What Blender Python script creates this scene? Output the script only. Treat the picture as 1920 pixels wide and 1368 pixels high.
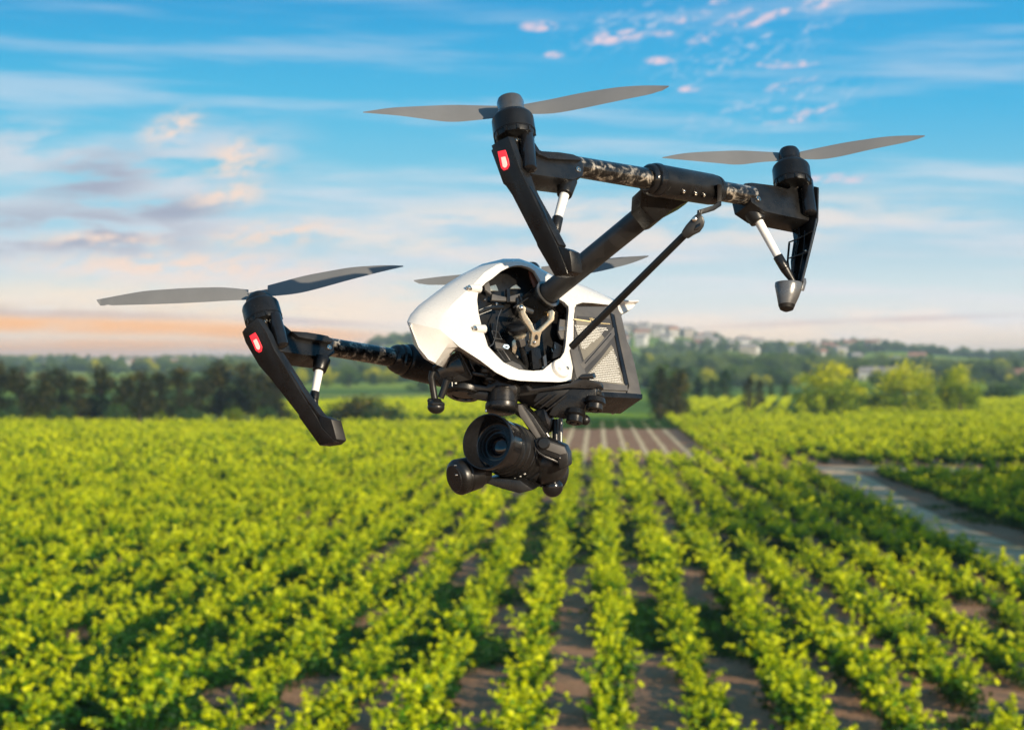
import bpy, bmesh, math, random
import numpy as np
from mathutils import Vector, Matrix, noise
R = math.radians
random.seed(7); rng = np.random.default_rng(7)
for o in list(bpy.data.objects): bpy.data.objects.remove(o)
sc = bpy.context.scene
C = sc.collection
# ------------------------------------------------------------------ camera
CH = 8.7                       # camera height above the field
FPX = 1920*70/36               # focal length in photo pixels
D0 = 2.18                      # distance to the drone
S = D0/FPX                     # metres per photo pixel at the drone
cam = bpy.data.cameras.new('camera'); co = bpy.data.objects.new('camera', cam); C.objects.link(co)
co.location = (0, 0, CH); co.rotation_euler = (R(90), 0, 0)
cam.lens = 70; cam.sensor_width = 36; cam.clip_start = .05; cam.clip_end = 20000
cam.dof.use_dof = True; cam.dof.focus_distance = D0-.08; cam.dof.aperture_fstop = 12.5; cam.dof.aperture_blades = 0
sc.camera = co
sc.render.resolution_x = 1024; sc.render.resolution_y = 729
sc.view_settings.view_transform = 'Standard'; sc.view_settings.look = 'None'
sc.view_settings.exposure = 0.5; sc.view_settings.gamma = 1
# ------------------------------------------------------------------ sun
SUN_EL = R(16.5); SUN_AZ = R(138)     # azimuth clockwise from +Y: right and a little behind the camera
sd = Vector((math.sin(SUN_AZ)*math.cos(SUN_EL), math.cos(SUN_AZ)*math.cos(SUN_EL), math.sin(SUN_EL)))
sl = bpy.data.lights.new('sun', 'SUN'); sl.energy = 5.0; sl.angle = R(.5); sl.color = (1, .84, .62)
so = bpy.data.objects.new('sun', sl); C.objects.link(so); so.rotation_euler = sd.to_track_quat('Z', 'Y').to_euler()
so.location = (0, 0, 30)
# ------------------------------------------------------------------ node helpers
def lin(*c):
    return tuple((v/12.92 if v <= .04045 else ((v+.055)/1.055)**2.4) for v in [x/255 for x in c]) + (1,)
class NT:
    def __init__(s, nt): s.t = nt; s.n = nt.nodes; s.l = nt.links
    def add(s, typ, **k):
        n = s.n.new(typ)
        for a, b in k.items(): setattr(n, a, b)
        return n
    def _in(s, n, i, v):
        if v is None: return
        if hasattr(v, 'is_output') or isinstance(v, bpy.types.NodeSocket): s.l.new(v, n.inputs[i])
        else: n.inputs[i].default_value = v
    def m(s, op, a, b=None, c=None, clamp=False):
        n = s.add('ShaderNodeMath', operation=op, use_clamp=clamp)
        s._in(n, 0, a); s._in(n, 1, b); s._in(n, 2, c); return n.outputs[0]
    def mix(s, f, a, b, mode='MIX'):
        n = s.add('ShaderNodeMix', data_type='RGBA', blend_type=mode)
        s._in(n, 0, f); s._in(n, 6, a); s._in(n, 7, b); return n.outputs[2]
    def ramp(s, f, stops, interp='LINEAR'):
        n = s.add('ShaderNodeValToRGB'); r = n.color_ramp; r.interpolation = interp
        while len(r.elements) < len(stops): r.elements.new(1)
        for e, (p, c) in zip(r.elements, stops): e.position = p; e.color = c if len(c) == 4 else (*c, 1)
        s._in(n, 0, f); return n.outputs[0]
    def noise(s, vec, scale, detail=4, rough=.5, dist=0, out=0):
        n = s.add('ShaderNodeTexNoise'); s._in(n, 'Vector', vec)
        n.inputs['Scale'].default_value = scale; n.inputs['Detail'].default_value = detail
        n.inputs['Roughness'].default_value = rough; n.inputs['Distortion'].default_value = dist
        return n.outputs[out]
    def mapr(s, v, a, b, c=0., d=1., smooth=True):
        n = s.add('ShaderNodeMapRange', interpolation_type='SMOOTHSTEP' if smooth else 'LINEAR', clamp=True)
        for i, x in enumerate((v, a, b, c, d)): s._in(n, i, x)
        return n.outputs[0]
    def comb(s, x, y, z=0.):
        n = s.add('ShaderNodeCombineXYZ'); s._in(n, 0, x); s._in(n, 1, y); s._in(n, 2, z); return n.outputs[0]
# ------------------------------------------------------------------ world
w = bpy.data.worlds.new('World'); sc.world = w; w.use_nodes = True
N = NT(w.node_tree); N.n.clear()
geo = N.add('ShaderNodeTexCoord').outputs['Generated']
sep = N.add('ShaderNodeSeparateXYZ'); N.l.new(geo, sep.inputs[0]); X, Y, Z = sep.outputs
az = N.m('ARCTAN2', X, Y); el = N.m('ARCSINE', Z)
azd = N.m('MULTIPLY', az, 57.29578); eld = N.m('MULTIPLY', el, 57.29578)     # degrees; frame is about +-14.4 x +-10.4
sky = N.add('ShaderNodeTexSky', sky_type='NISHITA'); sky.sun_disc = False
sky.sun_elevation = SUN_EL; sky.sun_rotation = SUN_AZ
K = 65.15                                                                # photo px per degree, used to note where clouds sit
def E(y): return (684-y)/K
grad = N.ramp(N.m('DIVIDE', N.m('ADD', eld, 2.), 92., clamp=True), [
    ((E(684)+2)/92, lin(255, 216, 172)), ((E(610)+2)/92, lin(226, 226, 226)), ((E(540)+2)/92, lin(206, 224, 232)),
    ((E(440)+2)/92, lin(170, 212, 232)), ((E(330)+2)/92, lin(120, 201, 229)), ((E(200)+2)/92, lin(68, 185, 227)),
    ((E(80)+2)/92, lin(30, 167, 220)), ((E(-40)+2)/92, lin(6, 145, 208)), ((22+2)/92, lin(70, 135, 175)), (1, lin(60, 90, 120))])  # last two stops: unseen upper sky, muted to neutralise the fill light
# softer, paler left half / deep corner
lw = N.mapr(azd, -16., 16.)
grad = N.mix(N.m('MULTIPLY', N.mapr(eld, 3., 9.), N.m('MULTIPLY', lw, .45)), grad, lin(36, 168, 228))
def P2(x, y): return ((x-960)/K, (684-y)/K)
def blob(x, y, rx, ry, ang=0, soft=.6):
    ax, ey = P2(x, y); rx /= K; ry /= K; ca, sa = math.cos(R(ang)), math.sin(R(ang))
    dx = N.m('SUBTRACT', azd, ax); dy = N.m('SUBTRACT', eld, ey)
    u = N.m('ADD', N.m('MULTIPLY', dx, ca/rx), N.m('MULTIPLY', dy, sa/rx))
    v = N.m('ADD', N.m('MULTIPLY', dx, -sa/ry), N.m('MULTIPLY', dy, ca/ry))
    d = N.m('SQRT', N.m('ADD', N.m('MULTIPLY', u, u), N.m('MULTIPLY', v, v)))
    return N.mapr(d, 1., 1-soft)
def mx(*a):
    r = a[0]
    for b in a[1:]: r = N.m('MAXIMUM', r, b)
    return r
wob = N.noise(N.comb(N.m('MULTIPLY', azd, .3), N.m('MULTIPLY', eld, .6)), 1., 3, .5)
nA = N.noise(N.comb(N.m('MULTIPLY', azd, .22), N.m('ADD', N.m('MULTIPLY', eld, 1.05), N.m('MULTIPLY', wob, .8))), 1.3, 8, .58)
nB = N.noise(N.comb(N.m('MULTIPLY', azd, .1), N.m('ADD', N.m('MULTIPLY', eld, 1.2), N.m('MULTIPLY', azd, .03)), 4.), 1.2, 7, .55)
nC = N.noise(N.comb(N.m('MULTIPLY', azd, .8), N.m('ADD', N.m('MULTIPLY', eld, 1.9), N.m('MULTIPLY', azd, -.35)), 9.), 1.5, 6, .6)
nD = N.noise(N.comb(N.m('MULTIPLY', azd, 1.6), N.m('ADD', N.m('MULTIPLY', eld, 3.4), N.m('MULTIPLY', azd, -.9)), 2.), 1.3, 6, .62, .4)
# faint high veils
col = grad
veil = N.m('MULTIPLY', N.mapr(nB, .42, .72), N.mapr(eld, 12., 1.5, .2, .8))
col = N.mix(veil, col, lin(228, 228, 236))
# pale horizon bands
band = N.m('MULTIPLY', N.mapr(nA, .38, .6), mx(blob(1100, 430, 900, 85, 2), blob(1450, 620, 700, 55, 2), blob(500, 560, 600, 90)))
col = N.mix(N.m('MULTIPLY', band, .8), col, lin(246, 232, 224))
# left cloud mass: lilac body, cream lit rims
mass = mx(blob(330, 330, 330, 130, 10, .8), blob(180, 440, 420, 130, 0, .8), blob(450, 520, 420, 90, 0, .8), blob(80, 300, 260, 90, 0, .8))
lil = N.m('MULTIPLY', mass, N.mapr(nA, .36, .58))
col = N.mix(N.m('MULTIPLY', lil, .72), col, lin(222, 219, 226))
dk = N.m('MULTIPLY', mx(blob(150, 440, 380, 75, 0, .9), blob(190, 345, 170, 75, 12, .9), blob(330, 400, 160, 40, 5, .9), blob(100, 585, 420, 22, 0, .9)), N.mapr(nA, .4, .58))
col = N.mix(N.m('MULTIPLY', dk, .85), col, lin(156, 160, 184))
rim = N.m('MULTIPLY', mx(blob(330, 248, 90, 40, 25, .9), blob(450, 305, 90, 60, 10, .9), blob(430, 370, 110, 40, 10, .9), blob(520, 440, 190, 40, 5, .9), blob(210, 455, 190, 26, 0, .9), blob(330, 500, 420, 40, 0, .9)), N.mapr(nC, .36, .6))
col = N.mix(N.m('MULTIPLY', rim, .95), col, lin(252, 222, 204))
glow = N.m('MULTIPLY', mx(blob(250, 590, 900, 95, 0, .95), blob(1300, 640, 900, 60, 0, .95)), N.mapr(nA, .25, .6, .35, 1.))
col = N.mix(N.m('MULTIPLY', glow, .6), col, lin(255, 228, 190))
# orange bands low on the left
org = mx(blob(150, 612, 620, 26, -1, .8), blob(500, 625, 420, 26, -3, .8), blob(200, 655, 760, 30, 0, .8))
orn = N.m('MULTIPLY', org, N.mapr(nA, .33, .55, .55, 1.))
col = N.mix(N.m('MULTIPLY', orn, .85), col, lin(255, 180, 92))
dk2 = N.m('MULTIPLY', mx(blob(180, 592, 430, 13, -1, .9), blob(560, 602, 260, 10, -3, .9), blob(1600, 603, 420, 10, 2, .9)), N.mapr(nB, .35, .6))
col = N.mix(N.m('MULTIPLY', dk2, .45), col, lin(176, 150, 160))
# small pink cumulus top right
puf = mx(blob(1150, 76, 75, 17, 6), blob(1350, 60, 90, 18, 28), blob(1290, 42, 50, 12, 10), blob(1545, 16, 75, 18, 12), blob(1040, 108, 26, 8), blob(1010, 55, 48, 14),
         blob(1235, 120, 34, 10), blob(1290, 172, 28, 9), blob(1440, 45, 60, 12, 20), blob(1240, 70, 26, 9), blob(1470, 130, 70, 10), blob(1480, 165, 60, 12, 14), blob(1500, 222, 80, 8, 14),
         blob(1345, 14, 30, 8), blob(1570, 340, 90, 12), blob(1490, 232, 30, 7))
wisp = N.m('MULTIPLY', mx(blob(1400, 95, 300, 75, 18, .95), blob(1180, 60, 200, 60, 10, .95), blob(1450, 210, 260, 60, 10, .95)), N.mapr(nD, .46, .72))
col = N.mix(N.m('MULTIPLY', wisp, .55), col, lin(226, 222, 236))
pn = N.m('MULTIPLY', puf, N.m('MULTIPLY', N.mapr(nD, .38, .6), N.mapr(nC, .35, .55, .3, 1.)))
col = N.mix(N.m('MULTIPLY', pn, .85), col, lin(246, 214, 222))
col = N.mix(1., col, N.ramp(N.mapr(eld, -.5, 3.2, 0., 1., False), [(0, (1.5, 1.36, 1.22)), (1, (1, 1, 1))]), 'MULTIPLY')
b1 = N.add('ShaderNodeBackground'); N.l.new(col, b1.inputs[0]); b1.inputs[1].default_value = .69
b2 = N.add('ShaderNodeBackground'); N.l.new(sky.outputs[0], b2.inputs[0]); b2.inputs[1].default_value = .006
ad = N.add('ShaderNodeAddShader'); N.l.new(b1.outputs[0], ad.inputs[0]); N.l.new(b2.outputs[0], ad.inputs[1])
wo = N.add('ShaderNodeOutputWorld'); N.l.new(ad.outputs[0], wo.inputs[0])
# ------------------------------------------------------------------ materials
def mat(name):
    m = bpy.data.materials.new(name); m.use_nodes = True; t = NT(m.node_tree)
    b = [n for n in t.n if n.type == 'BSDF_PRINCIPLED'][0]; return m, t, b
def simple(name, col, rough=.5, metal=0, bump=0, bscale=400, var=0., coat=0, spec=None):
    m, t, b = mat(name)
    b.inputs['Base Color'].default_value = (*col, 1); b.inputs['Roughness'].default_value = rough; b.inputs['Metallic'].default_value = metal
    if spec is not None: b.inputs['Specular IOR Level'].default_value = spec
    if coat: b.inputs['Coat Weight'].default_value = coat; b.inputs['Coat Roughness'].default_value = .1
    tc = t.add('ShaderNodeTexCoord').outputs['Object']
    if var:
        n = t.noise(tc, bscale*.08, 5, .6)
        t.l.new(t.mix(t.mapr(n, .35, .65), tuple(c*(1-var) for c in col)+(1,), tuple(min(1, c*(1+var)) for c in col)+(1,)), b.inputs['Base Color'])
        t.l.new(t.mapr(t.noise(tc, bscale*.13, 5, .7), .3, .7, max(.02, rough-.1), rough+.1), b.inputs['Roughness'])
    if bump:
        bp = t.add('ShaderNodeBump'); bp.inputs['Strength'].default_value = bump; bp.inputs['Distance'].default_value = .0004
        t.l.new(t.noise(tc, bscale*4, 3, .6), bp.inputs['Height']); t.l.new(bp.outputs[0], b.inputs['Normal'])
    return m
MT = {}
MT['black'] = simple('black_plastic', (.010, .0098, .010), .32, bump=.25, var=.35, spec=.38)
MT['matte'] = simple('matte_black', (.012, .0118, .012), .5, bump=.3, var=.3, spec=.38)
MT['blackm'] = simple('black_metal', (.03, .029, .029), .3, metal=.55, var=.3)
MT['gloss'] = simple('glossy_black', (.01, .01, .011), .16, var=.3)
MT['rubber'] = simple('black_rubber', (.009, .009, .009), .36, var=.3)
MT['grey'] = simple('grey_metal', (.2, .195, .19), .36, metal=.8, var=.25)
MT['foot'] = simple('grey_foot_plastic', (.13, .13, .132), .3, metal=.5, var=.2)
MT['case'] = simple('battery_case_grey', (.085, .08, .076), .48, bump=.2, var=.15)
MT['label'] = simple('battery_label_grey', (.17, .155, .125), .42, var=.08)
MT['labeld'] = simple('battery_label_dark', (.045, .042, .04), .42, var=.08)
MT['print'] = simple('white_print', (.75, .74, .7), .6)
MT['goldprint'] = simple('gold_print', (.75, .6, .32), .5)
MT['steel'] = simple('steel_screw', (.62, .58, .52), .22, metal=1, var=.1)
MT['gold'] = simple('champagne_aluminium', (.62, .55, .42), .3, metal=.85, var=.12)
MT['brass'] = simple('brass', (.6, .42, .2), .3, metal=1)
MT['whitetube'] = simple('white_tube', (.8, .79, .76), .45, var=.04)
MT['shell'] = simple('white_shell', (.64, .625, .6), .27, var=.02, coat=.25)
MT['prop'] = simple('grey_propeller', (.17, .168, .165), .38, var=.04)
MT['cap'] = simple('smoked_cap', (.1, .1, .1), .12, metal=.4, var=.2, coat=.6)
MT['blue'] = simple('pale_blue_connector', (.55, .72, .9), .4)
MT['ochre'] = simple('reddish_inner_tape', (.2, .07, .04), .5)
m, t, b = mat('forged_carbon'); MT['carbon'] = m
tc = t.add('ShaderNodeTexCoord').outputs['Object']
na_ = t.noise(tc, 95, 2.5, .55, .9); nb_ = t.noise(tc, 330, 2, .5)
fl = t.m('ADD', na_, t.m('MULTIPLY', t.m('SUBTRACT', nb_, .5), .22))
t.l.new(t.ramp(fl, [(.36, (.009, .0085, .008)), (.48, (.02, .018, .016)), (.56, (.1, .088, .072)), (.63, (.36, .31, .245)), (.72, (.5, .44, .36))]), b.inputs['Base Color'])
b.inputs['Metallic'].default_value = .45; t.l.new(t.mapr(nb_, .3, .7, .2, .42), b.inputs['Roughness'])
b.inputs['Coat Weight'].default_value = .5; b.inputs['Coat Roughness'].default_value = .12
m, t, b = mat('dark_carbon_tube'); MT['armtube'] = m
tc = t.add('ShaderNodeTexCoord').outputs['Object']
v = t.add('ShaderNodeTexVoronoi'); t.l.new(tc, v.inputs['Vector']); v.inputs['Scale'].default_value = 60
cs = t.add('ShaderNodeSeparateColor'); t.l.new(v.outputs['Color'], cs.inputs[0])
t.l.new(t.ramp(cs.outputs[0], [(0, (.014, .014, .015)), (1, (.035, .034, .034))]), b.inputs['Base Color']); t.l.new(t.mapr(cs.outputs[1], 0., 1., .33, .5), b.inputs['Roughness'])
m, t, b = mat('red_light'); MT['led'] = m
b.inputs['Base Color'].default_value = (.8, .02, .03, 1)
b.inputs['Emission Color'].default_value = (1, .03, .045, 1); b.inputs['Emission Strength'].default_value = .8
m, t, b = mat('red_light_core'); MT['core'] = m
b.inputs['Base Color'].default_value = (.8, .1, .08, 1); b.inputs['Emission Color'].default_value = (1, .42, .34, 1); b.inputs['Emission Strength'].default_value = 1.3
m, t, b = mat('lens_glass'); MT['glass'] = m
b.inputs['Base Color'].default_value = (.004, .004, .007, 1); b.inputs['Roughness'].default_value = .04; b.inputs['Coat Weight'].default_value = .6
# ------------------------------------------------------------------ mesh builder
def p(x, y, z=0.):
    k = 1+z*S/D0
    return Vector(((x-960)*k*S, D0+z*S, CH-(y-684)*k*S))
def d(x, y, z=0.): return Vector((x*S, z*S, -y*S))
def frame(ax, ref=None):
    a = ax.normalized(); r = ref if ref is not None else Vector((.3, .2, .93))
    if abs(a.dot(r.normalized())) > .98: r = Vector((1, 0, 0))
    u = a.cross(r).normalized(); return a, u, a.cross(u).normalized()
class MB:
    def __init__(s): s.v = []; s.f = []
    def poly(s, pts):
        i = len(s.v); s.v += [Vector(q) for q in pts]; s.f.append(list(range(i, i+len(pts)))); return s
    def prism(s, pts, vec):
        n = len(pts); i = len(s.v); s.v += [Vector(q) for q in pts] + [Vector(q)+vec for q in pts]
        s.f.append(list(range(i, i+n))); s.f.append(list(range(i+2*n-1, i+n-1, -1)))
        for k in range(n): j = (k+1) % n; s.f.append([i+k, i+n+k, i+n+j, i+j])
        return s
    def rings(s, rs, cap=True, closed=True):
        n = len(rs[0]); i = len(s.v)
        for r in rs: s.v += [Vector(q) for q in r]
        for a in range(len(rs)-1):
            for k in range(n if closed else n-1):
                j = (k+1) % n; s.f.append([i+a*n+k, i+a*n+j, i+(a+1)*n+j, i+(a+1)*n+k])
        if cap: s.f.append([i+k for k in range(n)][::-1]); s.f.append([i+(len(rs)-1)*n+k for k in range(n)])
        return s
    def lathe(s, base, ax, prof, n=36, ref=None, cap=True):
        """prof: (t, r) in px units along the unit axis"""
        a, u, w_ = frame(ax, ref); rs = []
        for (tt, r) in prof:
            r = max(r, .05)
            rs.append([base + a*tt*S + (u*math.cos(q)+w_*math.sin(q))*r*S for q in [2*math.pi*k/n for k in range(n)]])
        return s.rings(rs, cap)
    def tube(s, a, b, r1, r2=None, n=24, rnd=0):
        r2 = r1 if r2 is None else r2; L = (b-a).length/S
        pr = [(0, r1), (L, r2)]
        if rnd: pr = [(0, r1-rnd), (rnd*.4, r1-rnd*.3), (rnd, r1), (L-rnd, r2), (L-rnd*.4, r2-rnd*.3), (L, r2-rnd)]
        return s.lathe(a, b-a, pr, n)
    def path(s, pts, r, n=10):
        rs = []
        for i, q in enumerate(pts):
            t_ = (pts[min(i+1, len(pts)-1)]-pts[max(i-1, 0)]); a, u, w_ = frame(t_)
            rs.append([q+(u*math.cos(x)+w_*math.sin(x))*r*S for x in [2*math.pi*k/n for k in range(n)]])
        return s.rings(rs)
    def bar(s, pts, wv, tv):
        """flat bar along points with width vector wv and thickness vector tv"""
        rs = [[q-wv/2-tv/2, q+wv/2-tv/2, q+wv/2+tv/2, q-wv/2+tv/2] for q in pts]
        return s.rings(rs)
    def box(s, c, ax, ay, az_):
        q = [c+ax*i+ay*j for i, j in ((-.5, -.5), (.5, -.5), (.5, .5), (-.5, .5))]
        return s.prism([x-az_/2 for x in q], az_)
    def ball(s, c, r, ax=None, sq=1, n=20):
        pr = [(-math.cos(math.pi*i/10)*r*sq, math.sin(math.pi*i/10)*r) for i in range(11)]
        return s.lathe(c, ax or Vector((0, 0, 1)), pr, n)
    def build(s, name, m, parent=None, bevel=0, seg=2, ang=35, subsurf=0):
        me = bpy.data.meshes.new(name)
        org = ORG.get(parent, Vector((0, 0, 0))) if parent else Vector((0, 0, 0))
        me.from_pydata([q-org for q in s.v], [], s.f); me.materials.append(m)
        bm = bmesh.new(); bm.from_mesh(me)
        bmesh.ops.remove_doubles(bm, verts=bm.verts, dist=S*.02)
        bmesh.ops.dissolve_degenerate(bm, edges=bm.edges, dist=S*.01)
        bmesh.ops.recalc_face_normals(bm, faces=bm.faces)
        if bevel:
            es = [e for e in bm.edges if len(e.link_faces) == 2 and e.calc_face_angle(0) > R(ang)]
            if es: bmesh.ops.bevel(bm, geom=es, offset=bevel*S, segments=seg, profile=.6, affect='EDGES', clamp_overlap=True)
        bm.to_mesh(me); bm.free()
        me.polygons.foreach_set('use_smooth', [True]*len(me.polygons)); me.set_sharp_from_angle(angle=R(38)); me.update()
        o = bpy.data.objects.new(name, me); C.objects.link(o)
        if parent: o.parent = parent; ORG[o] = org
        if subsurf:
            md = o.modifiers.new('subsurf', 'SUBSURF'); md.levels = md.render_levels = subsurf
        return o
class _O(dict):
    def get(s, k, dflt=None): return dict.get(s, k.name, dflt)
    def __setitem__(s, k, v): dict.__setitem__(s, k.name, v)
ORG = _O()
def tag(o, label=None, cat=None, group=None, kind=None):
    if label: o['label'] = label
    if cat: o['category'] = cat
    if group: o['group'] = group
    if kind: o['kind'] = kind
    return o
def empty(name, loc):
    o = bpy.data.objects.new(name, None); C.objects.link(o); o.location = loc; o.empty_display_size = .1; ORG[o] = Vector(loc); return o
# ================================================================== THE DRONE
Fv = Vector((-.79, -.135, -.597)); Lv = Vector((.637, -.473, -.61)); Uv = Vector((-.2, -.865, .46))   # px space: right, down, away
W3 = lambda v: d(*v)/S                      # unit vector in the world
Fw, Lw, Uw = W3(Fv).normalized(), W3(Lv).normalized(), W3(Uv).normalized()
def plane(x0, y0, d0, u, v):
    det = u[0]*v[1]-u[1]*v[0]
    a = (u[2]*v[1]-u[1]*v[2])/det; b = (u[0]*v[2]-u[2]*v[0])/det
    return lambda x, y, o=0: p(x, y, d0+a*(x-x0)+b*(y-y0)+o)
side = plane(950, 600, -30, Fv, Uv)         # the hull's near side
drone = empty('quadcopter_drone', p(960, 640, 60))
tag(drone, 'white and black camera drone with four grey propellers hovering above the vineyard', 'drone')
def screw(par, c, ax, r=5, name='screw'):
    m = MB().lathe(c, ax, [(-3, r), (1.2, r), (2, r-.8), (2, r*.55), (.6, r*.5), (.6, 0)], 16)
    return m.build(name, MT['steel'], par)
# ---------------------------------------------------------------- hull shell
SHL = [ # near side edge      silhouette ring       far ring
 ((826, 618), (763, 603), (790, 640)),
 ((832, 592), (769, 590), (800, 615)),
 ((846, 572), (784, 573), (820, 590)),
 ((866, 553), (813, 551), (850, 565)),
 ((888, 533), (838, 532), (880, 540)),
 ((908, 511), (866, 514), (900, 520)),
 ((930, 497), (904, 495), (925, 508)),
 ((950, 491), (944, 485), (950, 500)),
 ((975, 490), (974, 485), (972, 500)),
 ((996, 497), (997, 493), (985, 510)),
 ((1012, 506), (1018, 506), (1000, 525)),
 ((1036, 521), (1040, 518), (1020, 540)),
 ((1060, 535), (1066, 524), (1045, 550)),
 ((1088, 548), (1094, 535), (1070, 560)),
 ((1114, 557), (1120, 546), (1095, 570)),
 ((1142, 564), (1146, 559), (1120, 580)),
 ((1158, 571), (1166, 567), (1140, 590)),
 ((1138, 571), (1138, 572), (1120, 595)),
 ((1112, 568), (1112, 569), (1100, 595)),
 ((1092, 567), (1092, 568), (1080, 600)),
 ((1080, 571), (1080, 572), (1066, 605)),
 ((1076, 590), (1076, 591), (1062, 625)),
 ((1075, 640), (1075, 640), (1060, 660)),
 ((1074, 690), (1074, 690), (1058, 700)),
 ((1071, 713), (1071, 714), (1050, 712)),
 ((1050, 716), (1050, 716), (1035, 712)),
 ((1010, 715), (1010, 715), (990, 710)),
 ((975, 713.5), (975, 714), (960, 708)),
 ((954, 710), (954, 711), (940, 704)),
 ((930, 698), (930, 698), (915, 695)),
 ((900, 675), (900, 676), (880, 676)),
 ((861, 650), (861, 650), (845, 655)),
 ((846, 636), (815, 682), (835, 690)),
 ((833, 625), (797, 670), (820, 682)),
 ((827, 620), (778, 645), (805, 668)),
]
nN = len(SHL)
HOLE = [(903, 612), (897, 585), (894.5, 562), (896, 551), (901, 540), (911, 530), (923, 522), (940, 508), (956, 500), (967, 497.5), (978, 497.5), (992, 501), (1003, 508),
        (1012, 523), (1018, 535), (1034, 552), (1046, 559), (1058, 566), (1066, 574), (1066.5, 582), (1064, 610), (1060.5, 648), (1058, 660), (1051, 671), (1038, 677), (1028, 685), (1018, 693.5),
        (1000, 695), (974, 693), (960, 687), (944, 679), (930, 665), (915, 649), (911, 636)]
shell_root = None
def resamp(loop, n):
    L = [Vector((*q, 0)) if len(q) == 2 else Vector(q) for q in loop]; c = [0]
    for i in range(len(L)): c.append(c[-1]+(L[(i+1) % len(L)]-L[i]).length)
    out = []
    for k in range(n):
        t_ = c[-1]*k/n
        for i in range(len(L)):
            if c[i+1] >= t_: break
        f = (t_-c[i])/max(1e-9, c[i+1]-c[i]); out.append(L[i].lerp(L[(i+1) % len(L)], f))
    return out
# near plate with the opening: bmesh triangle fill of two loops, with a small crown toward the edge
def shell_mesh():
    me = bpy.data.meshes.new('hull_shell'); bm = bmesh.new()
    outer = [side(*a) for a, _, _ in SHL]; inner = [side(*a) for a in HOLE]
    vo = [bm.verts.new(q) for q in outer]; vi = [bm.verts.new(q) for q in inner]
    eo = [bm.edges.new((vo[i], vo[(i+1) % nN])) for i in range(nN)]; ei = [bm.edges.new((vi[i], vi[(i+1) % len(vi)])) for i in range(len(vi))]
    bmesh.ops.triangle_fill(bm, use_beauty=True, edges=eo+ei)
    # inner lip of the opening
    vb = [bm.verts.new(q-Lw*7*S) for q in inner]
    for i in range(len(vi)): j = (i+1) % len(vi); bm.faces.new((vi[i], vi[j], vb[j], vb[i]))
    # skin over the top, nose and belly
    prev = vo
    for (tt, dep) in ((.1, 1.2), (.38, 5), (.72, 13), (.93, 23), (1, 34)):
        cur = []
        for ii, (a, b_, c_) in enumerate(SHL):
            q = (a[0]+(b_[0]-a[0])*tt, a[1]+(b_[1]-a[1])*tt)
            cur.append(bm.verts.new(side(*q, tt*(34, 60, 64, 68)[ii-31])) if ii > 30 else bm.verts.new(side(*q, dep*1.0 + (tt*34 if abs(b_[0]-a[0]) > 20 else 0))))
        for i in range(nN): j = (i+1) % nN; bm.faces.new((prev[i], prev[j], cur[j], cur[i]))
        prev = cur
    for (tt, dep) in ((.25, 52), (.6, 75), (1, 100)):
        cur = [bm.verts.new(side(b_[0]+(c_[0]-b_[0])*tt, b_[1]+(c_[1]-b_[1])*tt, dep)) for (a, b_, c_) in SHL]
        for i in range(nN): j = (i+1) % nN; bm.faces.new((prev[i], prev[j], cur[j], cur[i]))
        prev = cur
    bmesh.ops.recalc_face_normals(bm, faces=bm.faces)
    org = ORG.get(drone)
    for v_ in bm.verts: v_.co -= org
    bm.to_mesh(me); bm.free(); me.materials.append(MT['shell'])
    me.polygons.foreach_set('use_smooth', [True]*len(me.polygons)); me.set_sharp_from_angle(angle=R(33))
    o = bpy.data.objects.new('hull_shell', me); C.objects.link(o); o.parent = drone; ORG[o] = org
    md = o.modifiers.new('solidify', 'SOLIDIFY'); md.thickness = 3*S; md.offset = -1 
    return o
shell_root = shell_mesh()
for (x, y, dx) in ((887, 540.5, 13), (897, 616, 12)):
    a = side(x-8, y-1, -2); b_ = side(x+dx, y+1, -2)
    MB().tube(a, b_, 6.5, 8.5, 20, 2).build('screw_boss', MT['shell'], shell_root)
    MB().lathe(side(x-6, y, -3), side(x-14, y-.5, -8)-side(x-6, y, -3), [(0, 5.5), (4, 5.2), (7.5, 3.6), (7.6, 2.2), (5.6, 2.0), (5.6, 0)], 16).build('screw', MT['steel'], shell_root)
# rear corner foot pad
q = side(1051, 691, -4)
MB().lathe(q+Lw*0, Lw, [(-6, 19), (0, 19), (3, 17.5), (4, 14), (4, 0)], 32).build('corner_pad', MT['shell'], shell_root)
screw(shell_root, side(1048, 692, -8), Lw, 3.6); screw(shell_root, side(1064, 690, -7), Lw, 3.4)
# small translucent fin at the rear lip
MB().prism([side(1158, 571, 2), side(1190, 568.5, 2), side(1191, 572, 2), (side(1184, 579, 2)), side(1166, 588, 2), side(1160, 582, 2)], -Lw*14*S).build('rear_lip', MT['shell'], shell_root, bevel=1)
MB().bar([side(1157, 567, -4), side(1175, 569.5, 0), side(1191, 569, 2)], -Lw*22*S, Uw*3.4*S).build('rear_lip', MT['shell'], shell_root, bevel=.8)
# ---------------------------------------------------------------- interior behind the opening
def core(x, y, o=0): return side(x, y, 48+o)
inn = MB().prism([core(884, 540), core(912, 512), core(950, 498), core(985, 500), core(1012, 522), core(1060, 545), core(1076, 575), core(1072, 690), core(1040, 706), core(965, 704), core(912, 668), core(888, 610)], -Lw*60*S)
inn.build('inner_frame', MT['black'], drone, bevel=2)
def bit(pts, th, m='black', off=30, name='inner_bracket', par=None, bev=.8):
    return MB().prism([side(x, y, off) for x, y in pts], -Lw*th*S).build(name, MT[m], par or drone, bevel=bev)
bit([(923, 551), (950, 557), (979, 549), (984, 558), (976, 566), (922, 562)], 6, 'case', 26)
bit([(950, 541), (956, 541), (957, 566), (951, 566)], 5, 'black', 22)
bit([(908, 534), (917, 528), (922, 552), (910, 543)], 5, 'case', 24)
bit([(916, 537), (930, 533), (935, 545), (920, 545)], 4, 'gold', 30)
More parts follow.
